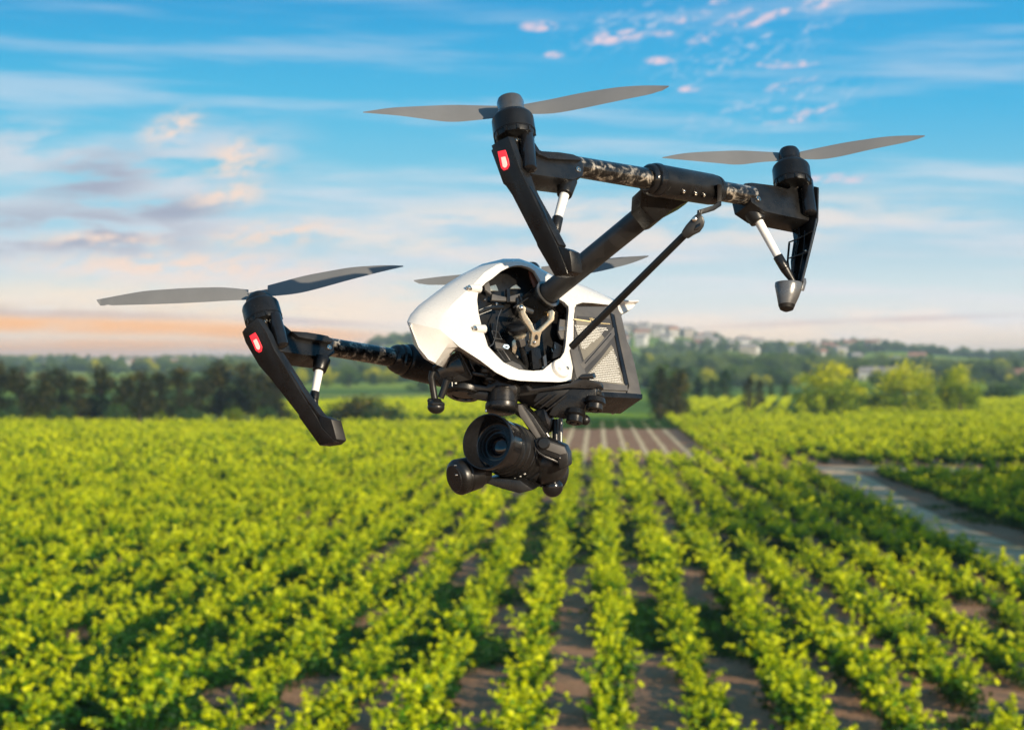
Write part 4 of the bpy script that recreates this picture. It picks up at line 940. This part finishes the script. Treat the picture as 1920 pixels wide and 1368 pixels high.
def gn_scatter(name, pts, rot, scl, idx, protos, pname):
    col_ = bpy.data.collections.new(name+'_kinds')
    for i, pm in enumerate(protos):
        po = bpy.data.objects.new(f'{pname}_{i:02d}', pm) if isinstance(pm, bpy.types.Mesh) else pm; col_.objects.link(po)
    me = bpy.data.meshes.new(name); me.from_pydata(pts, [], [])
    a = me.attributes.new('rot', 'FLOAT_VECTOR', 'POINT'); a.data.foreach_set('vector', np.array(rot, dtype=np.float32).ravel())
    a = me.attributes.new('scl', 'FLOAT_VECTOR', 'POINT'); a.data.foreach_set('vector', np.array(scl, dtype=np.float32).ravel())
    a = me.attributes.new('idx', 'INT', 'POINT'); a.data.foreach_set('value', np.array(idx, dtype=np.int32))
    o = bpy.data.objects.new(name, me); C.objects.link(o)
    ng = bpy.data.node_groups.new(name, 'GeometryNodeTree'); ng.interface.new_socket('Geometry', in_out='INPUT', socket_type='NodeSocketGeometry'); ng.interface.new_socket('Geometry', in_out='OUTPUT', socket_type='NodeSocketGeometry')
    gi = ng.nodes.new('NodeGroupInput'); go = ng.nodes.new('NodeGroupOutput'); ip = ng.nodes.new('GeometryNodeInstanceOnPoints'); ci = ng.nodes.new('GeometryNodeCollectionInfo')
    ci.inputs[0].default_value = col_; ci.inputs[1].default_value = True; ci.inputs[2].default_value = True
    def na(n_, dt):
        q = ng.nodes.new('GeometryNodeInputNamedAttribute'); q.data_type = dt; q.inputs[0].default_value = n_; return q.outputs[0]
    L_ = ng.links
    L_.new(gi.outputs[0], ip.inputs['Points']); L_.new(ci.outputs[0], ip.inputs['Instance']); ip.inputs['Pick Instance'].default_value = True
    L_.new(na('idx', 'INT'), ip.inputs['Instance Index']); L_.new(na('rot', 'FLOAT_VECTOR'), ip.inputs['Rotation']); L_.new(na('scl', 'FLOAT_VECTOR'), ip.inputs['Scale'])
    L_.new(ip.outputs[0], go.inputs[0]); md = o.modifiers.new('scatter', 'NODES'); md.node_group = ng
    return o
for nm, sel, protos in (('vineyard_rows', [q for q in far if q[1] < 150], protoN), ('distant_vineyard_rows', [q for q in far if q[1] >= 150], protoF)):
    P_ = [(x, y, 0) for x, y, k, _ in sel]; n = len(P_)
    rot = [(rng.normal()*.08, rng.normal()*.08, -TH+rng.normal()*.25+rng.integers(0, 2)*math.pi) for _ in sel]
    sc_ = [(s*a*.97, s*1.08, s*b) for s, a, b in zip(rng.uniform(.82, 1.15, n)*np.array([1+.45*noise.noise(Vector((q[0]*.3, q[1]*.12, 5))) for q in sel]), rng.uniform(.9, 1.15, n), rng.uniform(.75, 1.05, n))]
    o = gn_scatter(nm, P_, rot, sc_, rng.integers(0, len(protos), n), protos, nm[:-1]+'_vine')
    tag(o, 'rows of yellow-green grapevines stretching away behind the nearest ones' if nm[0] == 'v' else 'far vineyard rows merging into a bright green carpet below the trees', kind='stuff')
# low weeds between the rows
wp = []
def weed(seed):
    r = np.random.default_rng(seed); n = 90; c = r.normal(size=(n, 3))*[.42, .45, .1]+[0, 0, .12]; c[:, 2] = np.abs(c[:, 2])
    return foliage_mesh('weed', c, .1, np.clip(r.normal(size=n)*.1+.14, 0, 1), r, MT['vine'], .8)
weeds = [weed(300+i) for i in range(4)]
P_ = []
for _ in range(15000):
    py = 684+(rng.uniform(.02, .95)*1.0)*720; px = rng.uniform(-40, 1960)
    if py < 800: continue
    x, y = G(px, py)
    if any(inside(pg, x, y) for _, pg in (regs[0], regs[2])) and noise.noise(Vector((x*.14, y*.07, 3))) > (-.12 if px < 850 else .02+(px-850)/6000): P_.append((x, y, 0))
u = uN
u = uF-40
while u < uF:
    for v_ in strips:
        if random.random() < .85: x, y = rowpt(u, v_+1.0+random.gauss(0, .25)); P_.append((x, y, 0))
    u += 1.1 if u < uF-60 else .6
n = len(P_)
tag(gn_scatter('weeds', P_, [(0, 0, rng.uniform(0, 6.28)) for _ in P_], [(s, s, s) for s in rng.uniform(.5, 1.25, n)], rng.integers(0, 4, n), weeds, 'weed_clump'), 'low green weeds growing on the soil between vines', kind='stuff')
# ------------------------------------------------------------------ trees
MT['pine'] = leafmat('pine_foliage', [(0, (.008, .015, .004)), (.5, (.028, .036, .005)), (1, (.2, .15, .01))], trans=.15, tcol=(.2, .25, .02))
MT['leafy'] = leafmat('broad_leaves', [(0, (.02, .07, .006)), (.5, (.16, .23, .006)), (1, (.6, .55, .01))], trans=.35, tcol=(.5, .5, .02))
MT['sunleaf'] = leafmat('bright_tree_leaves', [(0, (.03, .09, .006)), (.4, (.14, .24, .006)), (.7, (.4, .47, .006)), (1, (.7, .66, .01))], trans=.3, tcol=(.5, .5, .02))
MT['wood'] = leafmat('wood_foliage', [(0, (.02, .065, .035)), (.5, (.06, .12, .045)), (1, (.16, .22, .05))], trans=.2, tcol=(.2, .3, .08))  # greens cooled so the leaf colour adds to the blue of the haze
MT['dark'] = leafmat('dark_foliage', [(0, (.012, .04, .012)), (.5, (.03, .08, .014)), (1, (.08, .14, .015))], trans=.15, tcol=(.1, .3, .02))
def trunk(h, r0, lean, limbs, r):
    m_ = MB(); pts = [Vector((lean[0]*f*f, lean[1]*f*f, h*f)) for f in (0, .12, .3, .5, .7, .88, 1)]
    rs = []
    for q, f in zip(pts, (1.35, 1, .85, .7, .5, .3, .12)): rs.append([q+Vector((math.cos(a), math.sin(a), 0))*r0*f for a in [k*math.pi/4 for k in range(8)]])
    m_.rings(rs)
    for f, a, ln, up_ in limbs:
        b0 = Vector((lean[0]*f*f, lean[1]*f*f, h*f)); e = b0+Vector((math.cos(a)*ln, math.sin(a)*ln, up_)); md = (b0+e)/2+Vector((0, 0, .1*ln))
        rs = []
        for q, w_ in ((b0, .42), (md, .28), (e, .1)): rs.append([q+Vector((math.cos(t_)*.8, math.sin(t_)*.8, math.sin(t_*2)*.2))*r0*w_ for t_ in [k*math.pi/3 for k in range(6)]])
        m_.rings(rs)
    return m_
def tree_kind(kind, seed):
    r = np.random.default_rng(seed); cs_, tn = [], []; limbs = []
    if kind == 'pine':            # tall ragged evergreen, 10 m
        h = 10.; lean = (r.normal()*.3, r.normal()*.3)
        for i in range(44):
            f = r.uniform(.08, .97); a = r.uniform(0, 6.28); w_ = (2.3*(1-f)**.6+.35)*r.uniform(.5, 1.1)
            limbs.append((min(f, .93), a, w_*.8, .3)); c0 = np.array([math.cos(a)*w_*.75, math.sin(a)*w_*.75, h*f+r.normal()*.15]); n = 75
            c = c0+r.normal(size=(n, 3))*[.6, .6, .5]; cs_.append(c); tn.append(np.clip(.3+r.normal()*.2+r.normal(size=n)*.15, 0, 1))
        sz, m_, r0 = .34, 'pine', .22
    elif kind == 'round':         # broad crown, 10 m
        h = 8.; lean = (r.normal()*.4, r.normal()*.3)
        for i in range(52):
            a = r.uniform(0, 6.28); e = math.asin(r.uniform(-.85, 1)); rad = 3.6*r.uniform(.55, 1.12); c0 = np.array([math.cos(a)*math.cos(e)*rad*1.15, math.sin(a)*math.cos(e)*rad*1.15, 4.9+math.sin(e)*rad*1.15])
            if i < 16: limbs.append((r.uniform(.3, .75), a, rad*.7*math.cos(e)+.2, max(.2, math.sin(e)*2+.8)))
            n = 95; c = c0+r.normal(size=(n, 3))*r.uniform(.45, .95); cs_.append(c); tn.append(np.clip(.56+r.normal()*.2+r.normal(size=n)*.15+(c[:, 2]-5.2)*.1, 0, 1))  # tone rises with height, so the crown's shaded underside is in the leaf colour
        sz, m_, r0 = .36, 'leafy', .28
    elif kind == 'cypress':       # narrow dark column, 7 m
        h = 7.; lean = (0, 0)
        for i in range(26):
            f = (i+.5)/26; w_ = .95*math.sin(math.pi*min(1, f*.75+.24))**.6; a = r.uniform(0, 6.28); n = 70
            limbs.append((min(f, .9), a, w_*.5, .3)); c = np.array([math.cos(a)*w_*.4, math.sin(a)*w_*.4, h*f+.2])+r.normal(size=(n, 3))*[w_*.45, w_*.45, .28]; cs_.append(c); tn.append(np.clip(.35+r.normal()*.15+r.normal(size=n)*.15, 0, 1))
        sz, m_, r0 = .22, 'dark', .14
    else:                         # shrub, 4 m
        h = 2.6; lean = (0, 0)
        for i in range(20):
            a = r.uniform(0, 6.28); rad = r.uniform(.3, 1.9); c0 = np.array([math.cos(a)*rad*1.3, math.sin(a)*rad, r.uniform(.5, 3.0)*(1-rad*.18)]); n = 80
            limbs.append((r.uniform(.2, .8), a, rad*.6, .4)); cs_.append(c0+r.normal(size=(n, 3))*.45); tn.append(np.clip(.35+r.normal()*.18+r.normal(size=n)*.15, 0, 1))
        sz, m_, r0 = .24, 'dark', .1
    cen = np.concatenate(cs_); cen[:, 2] = np.maximum(cen[:, 2], .15)
    crown = foliage_mesh('crown', cen, sz, np.concatenate(tn), r, MT[m_], .3)
    tm_ = trunk(h, r0, lean, limbs, r); me = bpy.data.meshes.new('trunk'); me.from_pydata([list(q) for q in tm_.v], [], tm_.f); me.materials.append(MT['bark']); me.polygons.foreach_set('use_smooth', [True]*len(me.polygons))
    return crown, me
KINDS = {}
for kd, nn in (('pine', 5), ('round', 4), ('cypress', 3), ('shrub', 3)): KINDS[kd] = [tree_kind(kd, 400+17*i+len(kd)) for i in range(nn)]
def variant(me, mt):            # same crown shape, other leaf colour
    m2 = me.copy(); m2.materials[0] = MT[mt]; return m2
def tree(kd, x, y, s_, name, label, group, leaf=None, sxy=1., v=None, cat='tree'):
    cr, tr = KINDS[kd][v if v is not None else random.randrange(len(KINDS[kd]))]
    if leaf: cr = variant(cr, leaf)
    z = float(height(x, y)); e = bpy.data.objects.new(name, None); C.objects.link(e); e.location = (x, y, z-.05); e.rotation_euler = (0, 0, random.uniform(0, 6.28)); e.scale = (s_*sxy, s_*sxy, s_); e.empty_display_size = 1
    for nm_, me in (('trunk', tr), ('crown', cr)): o = bpy.data.objects.new(nm_, me); C.objects.link(o); o.parent = e
    tag(e, label, cat, group); return e
# windbreak of tall dark evergreens on the left
wb = [(-6, 684), (38, 690), (80, 700), (112, 698), (148, 712), (190, 694), (232, 708), (262, 700), (300, 706), (338, 697), (372, 712), (412, 678), (452, 684), (492, 706), (520, 716)]
for i, (px, top) in enumerate(wb):
    Zt = 312+random.uniform(-6, 9); x = (px-960)*Zt/FPX; hh = (684-top+5)*Zt/FPX+CH
    tree('pine', x, Zt, hh/9.9, 'pine_tree', f"dark evergreen, {ordn(i+1)} from the left in the windbreak behind the vineyard", 'dark evergreens in the left windbreak', sxy=1.38, v=i % 5)
for i, (px, py, s_, lf) in enumerate(((70, 792, .7, 'leafy'), (160, 788, .8, 'leafy'), (300, 795, .6, 'leafy'), (440, 795, .8, 'leafy'), (220, 796, .9, 'dark'), (120, 797, .9, 'dark'), (350, 797, .9, 'dark'), (20, 797, .9, 'dark'), (500, 796, .8, 'dark'))):
    x, y = G(px, py-2)
    near_ = ('right of the first evergreen', 'under the fifth evergreen', 'under the ninth evergreen', 'right of the twelfth evergreen', 'under the seventh evergreen', 'under the fourth evergreen', 'under the tenth evergreen', 'at the far left foot', 'at the right end')[i]
    tree('shrub', x, y, s_, 'shrub', f"{'yellow-green' if lf == 'leafy' else 'dark green'} shrub {near_} of the windbreak", 'shrubs under the windbreak', leaf=lf, cat='shrub')
# trees right of the drone and behind it
TR = [('round', 1254, 786, 690, .62, 'dark', 'large_tree', 'tall dark oval tree just right of the drone battery'),
      ('cypress', 1238, 788, 702, 1.3, 'pine', 'dark_tree', 'slim dark tree leaning on the left side of the tall oval tree'),
      ('pine', 1272, 788, 694, .8, 'pine', 'dark_tree', 'dark pointed tree on the right side of the tall oval tree'),
      ('cypress', 1308, 756, 712, 1.6, 'dark', 'cypress', 'first dark cypress right of the tall oval tree'),
      ('cypress', 1334, 757, 716, 1.7, 'dark', 'cypress', 'second dark cypress right of the tall oval tree'),
      ('cypress', 1360, 757, 702, 1.7, 'dark', 'cypress', 'third and tallest dark cypress right of the tall oval tree'),
      ('cypress', 1404, 778, 716, 1.3, 'pine', 'brown_cypress', 'brownish narrow tree standing nearer than the cypresses'),
      ('cypress', 1424, 772, 720, 1.2, 'pine', 'brown_cypress', 'brownish narrow tree with its twin on the left'),
      ('cypress', 1446, 756, 722, 1.2, 'dark', 'cypress', 'small dark cypress left of its slightly taller neighbour'),
      ('cypress', 1472, 757, 718, 1.4, 'dark', 'cypress', 'dark cypress left of the big bright round tree'),
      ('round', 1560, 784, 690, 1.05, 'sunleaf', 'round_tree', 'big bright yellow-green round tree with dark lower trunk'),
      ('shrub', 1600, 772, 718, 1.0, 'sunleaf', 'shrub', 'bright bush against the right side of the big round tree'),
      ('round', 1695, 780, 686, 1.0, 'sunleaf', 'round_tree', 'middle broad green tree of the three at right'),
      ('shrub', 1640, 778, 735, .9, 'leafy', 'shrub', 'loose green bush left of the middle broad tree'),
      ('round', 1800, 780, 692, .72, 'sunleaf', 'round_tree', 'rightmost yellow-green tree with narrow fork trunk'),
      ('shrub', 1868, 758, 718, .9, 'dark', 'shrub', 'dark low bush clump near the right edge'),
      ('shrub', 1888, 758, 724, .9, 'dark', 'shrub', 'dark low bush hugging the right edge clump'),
      ('shrub', 640, 792, 752, 1.2, 'dark', 'shrub', 'dark bush left of the drone behind the vineyard'),
      ('shrub', 680, 793, 742, 1.2, 'pine', 'shrub', 'brownish bush in the middle of the clump left of the drone'),
      ('shrub', 720, 793, 748, 1.2, 'dark', 'shrub', 'dark bush at the right of the clump left of the drone'),
      ('round', 520, 757, 700, .5, 'pine', 'olive_tree', 'brown-green tree beyond the right end of the windbreak'),
      ('round', 655, 727, 688, .8, 'dark', 'round_tree', 'small dark round tree in the field left of the drone'),
      ('round', 612, 727, 694, .7, 'leafy', 'round_tree', 'small olive green tree left of the small dark one'),
      ('shrub', 790, 735, 712, 1.2, 'dark', 'shrub', 'dark bush behind the drone hanger knob')]
for kd, px, py, top, sxy, lf, nm_, lb in TR:
    x, y = G(px, py); hh = (py-top)*y/FPX; bh = {'pine': 10.4, 'round': 10.2, 'cypress': 7.2, 'shrub': 3.6}[kd]
    tree(kd, x, y, hh/bh*1.12, nm_, lb, None, leaf=lf, sxy=sxy*(1.25 if kd in ('round', 'shrub') else 1.2), cat='shrub' if kd == 'shrub' else 'tree')
# trees standing just outside the right edge: they throw the shade that lies over the plot by the path
for i, Zt in enumerate((80, 87, 94, 101, 108, 116, 124, 132, 140, 149, 158, 168, 180, 192, 206, 222)):
    hh = 11.5 if Zt < 140 else 11.5-(Zt-140)*.07
    tree('round', .2572*Zt+7+random.uniform(0, 1.5), Zt-4, hh/10.2, 'hedgerow_tree', f'leafy tree, {ordn(i+1)} along the row on the right side of the field', 'trees in the row along the right side of the field', leaf='leafy', sxy=.62)
# vineyard strips beyond the hedges, running a little askew
TH2 = math.atan(560/FPX)
ex = []
for pg, th, sp_ in ((polyg([(1275, 757), (1500, 753), (1640, 753), (1700, 757), (1640, 783), (1420, 786), (1265, 784)]), TH2, 3.4), (polyg([(1560, 756), (1935, 754), (1960, 764), (1900, 772), (1660, 784), (1600, 780)]), math.atan(-200/FPX), 2.6), (polyg([(500, 764), (905, 757), (1000, 764), (1000, 788), (560, 792)]), 1.2, 3.)):
    rd, rn = (math.sin(th), math.cos(th)), (math.cos(th), -math.sin(th)); U_ = [(q[0]*rd[0]+q[1]*rd[1], q[0]*rn[0]+q[1]*rn[1]) for q in pg]
    v = min(q[1] for q in U_)
    while v < max(q[1] for q in U_):
        u = min(q[0] for q in U_)
        while u < max(q[0] for q in U_):
            x, y = rd[0]*u+rn[0]*v, rd[1]*u+rn[1]*v; u += 1.5
            if inside(pg, x, y): ex.append((x+random.gauss(0, .15), y, 0, th))
        v += sp_
n = len(ex)
tag(gn_scatter('hedged_vineyard_rows', [q[:3] for q in ex], [(0, 0, -q[3]+rng.normal()*.2) for q in ex], [(1.2, 1.5, 1.35)]*n, rng.integers(0, 8, n), protoF, 'hedged_vine'), 'pale rows of vines in the plots behind the hedgerow trees', kind='stuff')
# ------------------------------------------------------------------ distant woods
wk = [variant(KINDS['round'][i][0], ('wood', 'dark', 'wood', 'leafy')[i]) for i in range(4)] + [variant(KINDS['pine'][0][0], 'dark'), variant(KINDS['shrub'][0][0], 'wood')]
P_, sc_, ix = [], [], []
def add_tree(x, y, s, k): P_.append((x, y, float(height(x, y))-.3)); sc_.append((s*1.15, s*1.15, s)); ix.append(k)
# hedge lines (photo px along, base line)
for (x0, y0, x1, y1, dens, s0_) in ((-20, 712, 620, 712, 26, .6), (560, 722, 900, 720, 30, .7), (1190, 728, 1500, 726, 40, .75), (1230, 742, 1300, 742, 6, .5), (1640, 724, 1940, 722, 30, .7), (1800, 735, 1940, 733, 10, .5), (-20, 700, 900, 700, 40, .7), (1190, 712, 1940, 710, 70, .85), (1640, 716, 1790, 716, 18, 1.1)):
    for i in range(dens):
        f = (i+rng.uniform(-.7, .7))/dens; px = x0+(x1-x0)*f; py = y0+(y1-y0)*f+rng.normal()*1.2
        x, y = G(px, max(py, 694)); add_tree(x, y, s0_*rng.uniform(.55, 1.2), int(rng.choice([0, 1, 2, 3, 4, 5])))
for _ in range(6000):
    y = rng.uniform(900, 2350); x = rng.uniform(-.3, .3)*y; f = noise.noise(Vector((x*.006, y*.0045, 1.7))); pxx = Px(x, y)[0]
    h_ = float(height(x, y)); thr = -.05 if 690 < pxx < 1500 and y < 1700 else .06
    if h_ > 15 and 1080 < pxx < 1460: thr = .26
    if y > 2050: thr = -.25
    if f > thr: add_tree(x, y, rng.uniform(.55, 1.1), int(rng.choice([0, 1, 2, 2, 4, 5, 3], p=[.2, .2, .15, .15, .15, .1, .05])))
n = len(P_)
tag(gn_scatter('distant_woods', P_, [(0, 0, rng.uniform(0, 6.28)) for _ in P_], sc_, ix, wk, 'wood_tree'), 'blue-green woods and hedges covering the far hills', kind='stuff')
# ------------------------------------------------------------------ houses
MT['wall_a'] = simple('pale_plaster', (.4, .38, .36), .9, bscale=1, var=.08); MT['wall_b'] = simple('cream_plaster', (.36, .32, .28), .9, bscale=1, var=.1); MT['wall_c'] = simple('white_plaster', (.5, .49, .48), .9, bscale=1, var=.05)
MT['wall_p'] = simple('pinkish_plaster', (.5, .34, .27), .9, bscale=1, var=.1); MT['roof'] = simple('clay_tiles', (.34, .17, .11), .85, bscale=3, var=.25); MT['roof2'] = simple('grey_tiles', (.3, .27, .25), .85, bscale=3, var=.2); MT['win'] = simple('dark_window', (.03, .035, .045), .15); MT['door'] = simple('wooden_door', (.12, .08, .06), .7)
def hmesh(mb, nm_, mt, par):
    me = bpy.data.meshes.new(nm_); me.from_pydata([list(q) for q in mb.v], [], mb.f); me.materials.append(MT[mt]); o = bpy.data.objects.new(nm_, me); C.objects.link(o); o.parent = par; return o
V_ = Vector
def house(x, y, wd, dp, ht, rot, wm, rm, label, group):
    e = bpy.data.objects.new('house', None); C.objects.link(e); e.location = (x, y, float(height(x, y))-.4); e.rotation_euler = (0, 0, rot); e.empty_display_size = 1
    a, b_ = wd/2, dp/2; rh = dp*.24
    w_ = MB().prism([V_((-a, -b_, 0)), V_((a, -b_, 0)), V_((a, b_, 0)), V_((-a, b_, 0))], V_((0, 0, ht)))
    for sx_ in (-1, 1): w_.prism([V_((sx_*a-.1*(sx_ > 0), -b_, ht)), V_((sx_*a-.1*(sx_ > 0), b_, ht)), V_((sx_*a-.1*(sx_ > 0), 0, ht+rh))], V_((.1, 0, 0)))
    hmesh(w_, 'wall', wm, e)
    r_ = MB()
    for sy in (-1, 1): r_.prism([V_((-a-.4, sy*(b_+.5), ht-.25)), V_((a+.4, sy*(b_+.5), ht-.25)), V_((a+.4, 0, ht+rh+.02)), V_((-a-.4, 0, ht+rh+.02))], V_((0, 0, .25)))
    ro = hmesh(r_, 'roof', rm, e); ch = MB().box(V_((a*.5, b_*.3, ht+rh)), V_((.7, 0, 0)), V_((0, .7, 0)), V_((0, 0, 1.6))); hmesh(ch, 'chimney', wm, ro)
    fl = 2 if ht > 4.5 else 1; nw = max(2, int(wd/3))
    for f in range(fl):
        for i in range(nw):
            xx = -a+wd*(i+.5)/nw
            if f == 0 and i == nw//2: hmesh(MB().box(V_((xx, -b_-.02, 1.1)), V_((1.1, 0, 0)), V_((0, .1, 0)), V_((0, 0, 2.2))), 'door', 'door', e); continue
            hmesh(MB().box(V_((xx, -b_-.02, 1.6+f*2.8)), V_((1.0, 0, 0)), V_((0, .1, 0)), V_((0, 0, 1.3))), 'window', 'win', e)
    tag(e, label, 'house', group)
HS = [(250, 1750, 14, 6), (268, 1700, 18, 6), (300, 1720, 22, 5), (322, 1760, 16, 6), (345, 1700, 26, 6), (405, 1950, 14, 7), (716, 950, 5, 4), (1095, 1900, 14, 6)]
hill = []
for i in range(64):
    px = rng.uniform(1075, 1430) if i < 52 else rng.uniform(1460, 1640); yy = rng.uniform(1650, 2180); hill.append((px, yy, rng.uniform(8, 15), rng.choice([5, 6, 7, 8])))
hill += [(1382, 1150, 16, 6), (1658, 900, 22, 4.5), (1690, 1500, 18, 6), (1520, 1950, 14, 6), (1720, 1600, 14, 6), (1905, 900, 12, 4)]
hill.sort(key=lambda q: q[0])
town = [q for q in hill if q[0] < 1445]; nt_ = 0
for i, (px, yy, wd, ht) in enumerate(HS+hill):
    x = (px-960)*yy/FPX; k = i-len(HS)
    if i < 5: lb, gr = f"pale long house, {ordn(i+1)} from the left in the hamlet beyond the windbreak", 'houses of the hamlet beyond the windbreak'
    elif i == 5: lb, gr = 'lone pale house on the left skyline above the evergreens', None
    elif i == 6: lb, gr = 'small pinkish farmhouse in the green field left of the drone', None
    elif i == 7: lb, gr = 'pale house on the ridge hidden behind the drone', None
    elif k < 26: lb, gr = f"pale hillside house, {ordn(k+1)} from the left of the town right of the drone battery", 'houses of the hillside town'
    elif px < 1445: lb, gr = f"pale hillside house, {ordn(len(town)-k)} from the right end of the hillside town", 'houses of the hillside town'
    else: lb, gr = f"pale house, {ordn(k-len(town)+1)} from the left on the lower hills right of the town", 'houses on the lower right hills'
    house(x, yy, wd, rng.uniform(8, 11), ht, rng.uniform(-.5, .3), ('wall_a', 'wall_b', 'wall_c')[rng.integers(0, 3)] if i != 6 else 'wall_p', ('roof', 'roof2', 'roof2')[rng.integers(0, 3)] if i != 6 else 'roof2', lb, gr)
# ------------------------------------------------------------------ haze
hz = MB().prism([V_((-5200, -120, -2)), V_((5200, -120, -2)), V_((5200, 8200, -2)), V_((-5200, 8200, -2))], V_((0, 0, 66)))
me = bpy.data.meshes.new('haze'); me.from_pydata([list(q) for q in hz.v], [], hz.f); bm = bmesh.new(); bm.from_mesh(me); bmesh.ops.recalc_face_normals(bm, faces=bm.faces); bm.to_mesh(me); bm.free(); ho = bpy.data.objects.new('haze', me); C.objects.link(ho); tag(ho, kind='stuff')
m = bpy.data.materials.new('haze_air'); m.use_nodes = True; nt = m.node_tree; nt.nodes.clear(); out = nt.nodes.new('ShaderNodeOutputMaterial'); vp = nt.nodes.new('ShaderNodeVolumePrincipled')
vp.inputs['Color'].default_value = (.66, .84, 1, 1); vp.inputs['Density'].default_value = .00017; vp.inputs['Anisotropy'].default_value = .1; nt.links.new(vp.outputs[0], out.inputs['Volume']); me.materials.append(m)
print('SPOTS', len(spots), 'woods', n)
